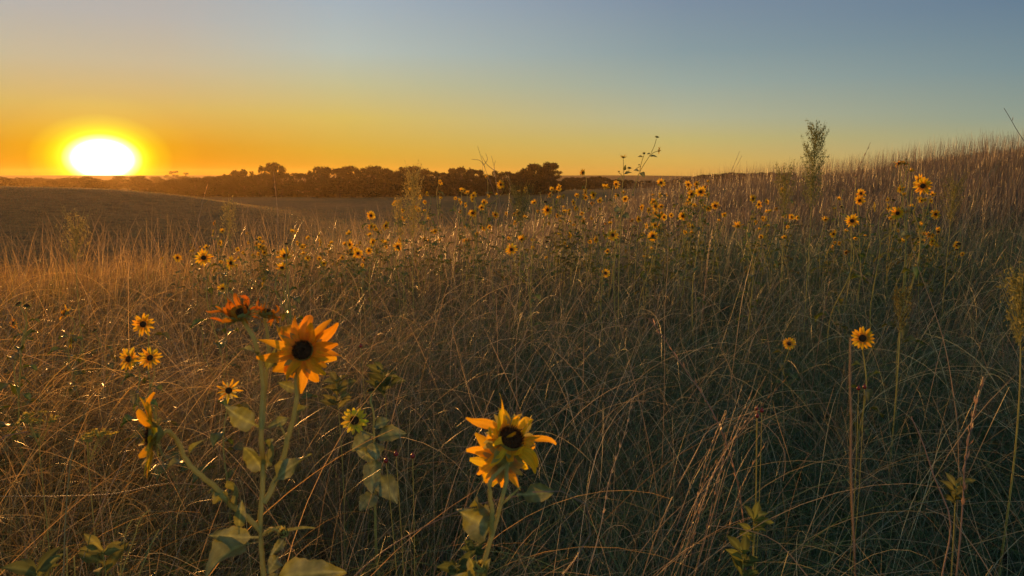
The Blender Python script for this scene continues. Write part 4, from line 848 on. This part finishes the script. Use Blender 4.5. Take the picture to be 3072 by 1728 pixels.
SK = [
 ('thin pale upright stalk catching the light right of centre', [(1672, 900), (1672, 780), (1678, 700), (1681, 602)], 2.3, .0013, Y_, 0),
 ('thick brown stalk leaning left with a sharp tip at centre right', [(1765, 990), (1720, 925), (1680, 865), (1632, 800)], 1.9, .0028, B_, .55),
 ('long curved stalk left of the upright pale one', [(1620, 1060), (1585, 920), (1550, 800), (1502, 735)], 2.1, .0014, Y_, 0),
 ('long dark stalk crossing the sky from the right slope', [(2120, 560), (2150, 450), (2190, 358)], 4.0, .0022, B_, .15),
 ('long arching stalk running down the right side of the field', [(2400, 1000), (2372, 850), (2335, 740), (2300, 640), (2285, 560)], 2.6, .0022, Y_, 0),
 ('blurred orange brown stalk very close, upright at the right', [(2152, 1460), (2148, 1340), (2140, 1200), (2142, 1080), (2138, 950), (2140, 850)], .6, .0017, (.34, .23, .11), 0),
 ('stiff brown stalk at the right edge with a blunt tip', [(2420, 1300), (2430, 1150), (2452, 1030), (2474, 948)], 1.5, .0026, B_, .2),
 ('green stalk slanting down right of the ragged near bloom', [(1475, 1400), (1400, 1290), (1338, 1203)], .95, .0016, (.17, .18, .05), 0),
 ('blurred brown blade looping right of the ragged near bloom', [(1415, 1445), (1460, 1390), (1490, 1320), (1470, 1262), (1430, 1240), (1340, 1238)], .72, .0016, B_, 0),
 ('thin brown straw passing behind the ragged near bloom', [(1030, 1345), (1120, 1300), (1200, 1270), (1340, 1240)], 1.1, .0018, B_, 0),
 ('bent pale stalk with a hooked tip at the lower left', [(160, 1455), (165, 1300), (180, 1150), (200, 1060), (222, 1025)], 1.3, .0022, (.26, .24, .09), 0),
 ('pale blade with a curled bright tip at the lower left', [(270, 1240), (300, 1180), (330, 1110), (345, 1100)], 1.5, .0018, Y_, 0),
 ('thick arched blade entering at the left edge', [(-40, 1165), (-10, 1110), (30, 1090), (70, 1086)], 1.2, .0026, B_, 0),
 ('long nearly level straw across the lower left', [(-20, 1250), (150, 1248), (300, 1240), (420, 1215), (520, 1222)], 1.4, .0015, Y_, 0),
 ('slim stalk with a seeded tip against the orange meadow', [(490, 640), (498, 560), (512, 500), (523, 462)], 4.5, .0022, Y_, .45),
 ('feathery seeded stalk rising to the small tree on the skyline', [(700, 600), (697, 520), (692, 470), (688, 432)], 4.5, .0028, Y_, .7),
 ('tall leaning stalk with a dark pointed head on the right skyline', [(2580, 360), (2560, 330), (2540, 295), (2526, 272)], 4.5, .0035, (.16, .13, .09), .8),
 ('pair-topped grass stalk against the sky over the far trees, left one', [(1835, 440), (1848, 412), (1861, 380)], 6.0, .003, B_, .7),
 ('pair-topped grass stalk against the sky over the far trees, right one', [(1838, 445), (1852, 420), (1866, 392)], 6.1, .003, B_, .7),
 ('arched pale blade over the dark grass right of centre', [(1740, 1160), (1800, 1065), (1880, 1050), (1940, 1080), (1975, 1140), (1970, 1210)], 1.5, .0016, Y_, 0),
 ('low arched pale blade in the middle of the mat', [(1000, 1050), (990, 985), (1010, 950), (1035, 975), (1045, 1080)], 2.0, .0016, Y_, 0),
 ('long arched stalk bending right in the middle of the field', [(1290, 900), (1330, 845), (1380, 830), (1440, 860), (1490, 930), (1520, 1000)], 2.1, .0014, Y_, 0),
 ('curved blade with a hooked tip above the mat right of centre', [(1300, 980), (1298, 860), (1310, 800), (1340, 745), (1365, 760)], 2.3, .0016, Y_, 0),
 ('bright stalk slanting right across the lower middle', [(1475, 1460), (1510, 1330), (1535, 1200), (1575, 1080), (1590, 1000)], 1.4, .0015, (.5, .4, .26), .2),
 ('dark green stalk slanting left through the lower right', [(2560, 1300), (2450, 1100), (2380, 960), (2340, 850)], 2.2, .0022, G_, 0),
 ('sharp bright straw rising at the right of the flattened mat', [(2030, 1449), (1950, 1360), (1860, 1330), (1780, 1322)], 1.3, .0016, (.45, .33, .18), 0),
 ('curved stalk hanging right over the lower right corner', [(2490, 1440), (2430, 1350), (2380, 1300), (2330, 1280)], 1.4, .0016, (.4, .32, .2), 0),
 ('stiff double-bent stalk right of the blurred orange one', [(2370, 1449), (2390, 1300), (2350, 1200), (2320, 1110), (2292, 1048)], 1.35, .0024, B_, 0),
 ('pale narrow upright stalk left of the golden plume weed', [(1125, 700), (1110, 620), (1100, 560)], 4.5, .0018, Y_, 0),
 ('straight stalk leaning right across the right slope', [(1850, 880), (1870, 740), (1895, 640), (1935, 520)], 3.4, .0018, Y_, 0),
]
for a_ in SK: stalk(*a_)
# leaning tuft of straw right of centre, each straw its own
q = random.Random(3)
for i in range(15):
    x0 = 1700 + q.uniform(-10, 40) + i * 6; y0 = 1300 + q.uniform(-40, 80); h_ = q.uniform(230, 420); ln = q.uniform(.18, .55)
    side = 'left' if i < 5 else ('middle' if i < 10 else 'right')
    stalk('straw in the %s of the leaning brown tuft right of centre' % side, [(x0, y0), (x0 + h_ * ln * .45, y0 - h_ * .5), (x0 + h_ * ln, y0 - h_ * .85)], 1.75 + q.uniform(-.15, .15), .0015 * q.uniform(.7, 1.4), (B_, Y_, (.28, .2, .1))[i % 3], q.choice((0, 0, .3)), grp='straws of the leaning tuft, %s' % side)
# dead branching twigs against the wood
def twigs():
    T_ = lambda x, y: zA(x, y, 1)[:2]; d = 5.0
    p0 = at(*T_(1500, 1010), d); b = Vector((p0.x, p0.y, gzf(p0.x, p0.y))); root = empty('dead_stalk', b, 'dead branching brown stalk with bare twigs rising past the dark wood to the sky', 'dead plant')
    ps = [[T_(1500, 1010), T_(1440, 780), T_(1350, 530), T_(1300, 400), T_(1255, 255)], [T_(1470, 860), T_(1420, 600), T_(1395, 420), T_(1375, 340)], [T_(1320, 440), T_(1280, 385), T_(1200, 370)],
          [T_(1310, 420), T_(1340, 370), T_(1325, 320)], [T_(1365, 560), T_(1300, 470), T_(1298, 410)], [T_(1405, 470), T_(1340, 420), T_(1290, 340)], [T_(1500, 1010), T_(1520, 800), T_(1535, 560), T_(1515, 480)], [T_(1400, 520), T_(1398, 430), T_(1410, 380)]]
    stem_obj(root, b, [(([b] if k_ in (0, 6) else []) + [at(x, y, d) for x, y in s_], .0042 if k_ == 0 else .0022, .0009) for k_, s_ in enumerate(ps)], name='stem', m=m_grass, sides=5, col=(.24, .17, .11, 1))
twigs()

# ------------------------------------------------------------------ trees
def tree_meshes(seed, lobes, n, leafs, gap=0.0, wide=1.0, low=.08, trunk_=.35):
    """height 1, returns trunk and crown meshes"""
    g = np.random.default_rng(seed); tr = MB()
    tube(tr, spline([(0, 0, 0), (.01, .01, .2), (-.01, 0, .45), (.01, 0, .7)], 14), np.linspace(.035, .012, 14), 7)
    C_ = []
    for i in range(lobes):
        z = g.uniform(low, .97) if i > 1 else .9; prof = math.sin(math.pi * min(1, max(.12, (z - low + .25) / (1.22 - low)))) ** .7
        a = g.uniform(0, 6.28); r_ = wide * .42 * prof * math.sqrt(g.uniform(.02, 1)); c = np.array([r_ * math.cos(a), r_ * math.sin(a), min(z, .90)])
        C_.append((c, g.uniform(.075, .16) * (1 - gap * .45)))
        tube(tr, spline([(0, 0, max(.08, c[2] * .55 - .05)), c * np.array([.5, .5, .85]), c], 7), np.linspace(.012, .003, 7), 4)
    V = []; cols = []
    for c, s_ in C_:
        m_ = int(n / lobes * (s_ / .12) ** 2); dirs = unit(g.normal(0, 1, (m_, 3))); rad = s_ * g.uniform(.35, 1.12, (m_, 1)); p = c + dirs * rad * np.array([1.25, 1.25, .85])
        nn = unit(g.normal(0, 1, (m_, 3))); t_ = unit(np.cross(nn, g.normal(0, 1, (m_, 3)))); b_ = np.cross(nn, t_); sz = leafs * g.uniform(.5, 1.3, (m_, 1))
        V.append(np.stack([p - t_ * sz - b_ * sz * .5, p + t_ * sz * .4 - b_ * sz * .6, p + t_ * sz + b_ * sz * .5, p - t_ * sz * .5 + b_ * sz * .7], 1))
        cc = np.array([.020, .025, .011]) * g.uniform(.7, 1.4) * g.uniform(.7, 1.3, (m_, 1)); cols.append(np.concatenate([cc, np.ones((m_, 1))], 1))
    V = np.concatenate(V); cols = np.repeat(np.concatenate(cols), 4, 0); V = V.reshape(-1, 3); V[:, 2] = np.clip(V[:, 2], .01, 1.05)
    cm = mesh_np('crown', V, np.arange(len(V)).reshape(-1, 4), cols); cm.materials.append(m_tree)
    tm_ = mesh_np('trunk', np.concatenate(tr.V), np.concatenate(tr.Q), None, True); tm_.materials.append(m_bark)
    return tm_, cm
KINDS_ = [tree_meshes(200 + i, 22 + 3 * i, 3200, .026, gap=.25, wide=w_) for i, w_ in enumerate((1.0, 1.25, .85, 1.1, 1.4))]
OPEN = [tree_meshes(300 + i, 22, 2600, .026, gap=.75, wide=w_, low=.3) for i, w_ in enumerate((1.1, 1.35))]
def tree(kindm, xd, yd_top, r_, label, grp=None, cat='tree', sx=1.0):
    v = ray(xd * 1.19254, yd_top * 1.19254); hor = math.hypot(v.x, v.y); x, y = v.x / hor * r_, v.y / hor * r_
    zb = gzf(x, y) - .15; h_ = CAMZ + r_ * v.z / hor - zb
    t = empty('tree', (x, y, zb), label, cat, grp); t.rotation_euler.z = random.uniform(0, 6.28); t.scale = (h_ * sx, h_ * sx, h_)
    link('trunk', kindm[0], None, t); link('crown', kindm[1], None, t)
    return t
SIL = np.array([(565,440),(585,431),(610,429),(632,434),(650,434),(735,429),(780,433),(795,423),(820,417),(860,421),(890,417),(905,426),(930,418),(965,418),(985,430),(1010,421),(1050,421),(1075,428),(1100,432),(1120,436),(1150,421),(1190,420),(1215,434),(1245,429),(1300,434),(1330,430),(1400,440),(1424,452)], float)
x = 566
while x < 1424:
    r_ = random.uniform(232, 262); yt = np.interp(x, SIL[:, 0], SIL[:, 1]) + 2 + random.choice((-5, -3, 0, 1, 3, 6, 10)) + random.uniform(-1, 1)
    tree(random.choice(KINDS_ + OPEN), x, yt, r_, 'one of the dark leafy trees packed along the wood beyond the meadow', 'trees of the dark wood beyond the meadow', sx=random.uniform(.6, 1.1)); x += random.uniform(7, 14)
x = 400
while x < 566:
    tree(random.choice(KINDS_), x, np.interp(x, (400, 566), (456, 441)) + random.uniform(-2, 4), random.uniform(240, 290), 'one of the low hazy trees thinning out from the dark wood towards the sun', 'low trees between the dark wood and the sun', sx=random.uniform(1.0, 1.8)); x += random.uniform(7, 13)
x = 560
while x < 1420:      # lower growth along the wood's edge
    yt = np.interp(x, SIL[:, 0], SIL[:, 1]) + random.uniform(22, 40)
    tree(random.choice(KINDS_), x, yt, random.uniform(222, 230), 'one of the low bushes along the near edge of the dark wood', 'bushes along the edge of the dark wood', 'bush', sx=random.uniform(1.2, 1.9)); x += random.uniform(14, 24)
big = tree_meshes(401, 34, 8500, .021, gap=.35, wide=1.25, low=.25)
tree(big, 1336, 410, 222, 'broad-crowned oak at the right end of the dark wood, its left crown', 'crowns of the big oak clump', sx=1.0)
tree(tree_meshes(402, 34, 8500, .021, gap=.4, wide=1.25, low=.28), 1386, 407, 224, 'broad-crowned oak at the right end of the dark wood, its rounded right crown', 'crowns of the big oak clump', sx=.95)
tree(KINDS_[0], 1318, 424, 223, 'low dense tree filling in at the left foot of the broad-crowned oak')
tree(KINDS_[1], 1362, 422, 226, 'dense tree standing between the two crowns of the broad-crowned oak', sx=.9)
tree(tree_meshes(403, 26, 3500, .024, gap=.3, wide=1.2, low=.2), 688, 405, 240, 'tallest tree with an open ragged crown at the left of the dark wood', sx=.75)
tree(OPEN[1], 656, 415, 242, 'smaller ragged tree just left of the tallest one in the wood', sx=.7)
tree(OPEN[0], 802, 416, 240, 'ragged tree top poking out over the middle of the wood', sx=.8)
tree(OPEN[1], 1160, 417, 240, 'loose-crowned tree over the wood behind the dead twigs', sx=.7)
tree(OPEN[0], 435, 429, 600, 'lone round bush far off on the left skyline, nearest the sun', None, 'bush', sx=1.6)
tree(OPEN[0], 467, 433, 600, 'tiny spindly tree on the left skyline right of the lone round bush', None, sx=1.0)
tree(OPEN[1], 598, 428, 400, 'wide low bush on the skyline at the left end of the wood', None, 'bush', sx=1.2)
S2 = np.array([(1420,450),(1480,450),(1510,446),(1530,454),(1560,456),(1620,459),(1680,459),(1700,452),(1750,448),(1790,442),(1850,439),(1990,438)], float)
x = 1424
while x < 2000:
    yt = np.interp(x, S2[:, 0], S2[:, 1]) + random.uniform(-6, -2)
    tree(random.choice(KINDS_), x, yt, random.uniform(290, 330), 'one of the small dark trees in the far band right of the oak', 'trees of the far band right of the oak', sx=random.uniform(1.0, 1.7)); x += random.uniform(8, 13)
for i in range(70):
    xd = random.uniform(-40, 640); r_ = random.uniform(300, 600)
    tree(random.choice(KINDS_), xd, random.uniform(442, 455), r_, 'one of the hazy bushes scattered in the low country under the sun', 'hazy bushes in the low country under the sun', 'bush', sx=random.uniform(1.5, 3.0))

# ------------------------------------------------------------------ haze
def build_haze(top):
    x0, x1, y0, y1, z0, z1 = -920, 920, -920, 920, -8, top
    V = [(x, y, z) for z in (z0, z1) for y in (y0, y1) for x in (x0, x1)]
    Q = [(0, 2, 3, 1), (4, 5, 7, 6), (0, 1, 5, 4), (2, 6, 7, 3), (0, 4, 6, 2), (1, 3, 7, 5)]
    m = bpy.data.materials.new('evening_air'); m.use_nodes = True; t = m.node_tree; t.nodes.clear()
    o = t.nodes.new('ShaderNodeOutputMaterial'); v = t.nodes.new('ShaderNodeVolumePrincipled')
    v.inputs['Color'].default_value = (1, .68, .30, 1); v.inputs['Density'].default_value = HAZE_D
    v.inputs['Anisotropy'].default_value = HAZE_G; t.links.new(v.outputs[0], o.inputs['Volume'])
    tag(link('haze', mesh_np('haze', V, Q), m), 'thin evening haze glowing towards the low sun', 'haze', kind='stuff')
HAZE_D, HAZE_G = .00026, .62
build_haze(7.5)
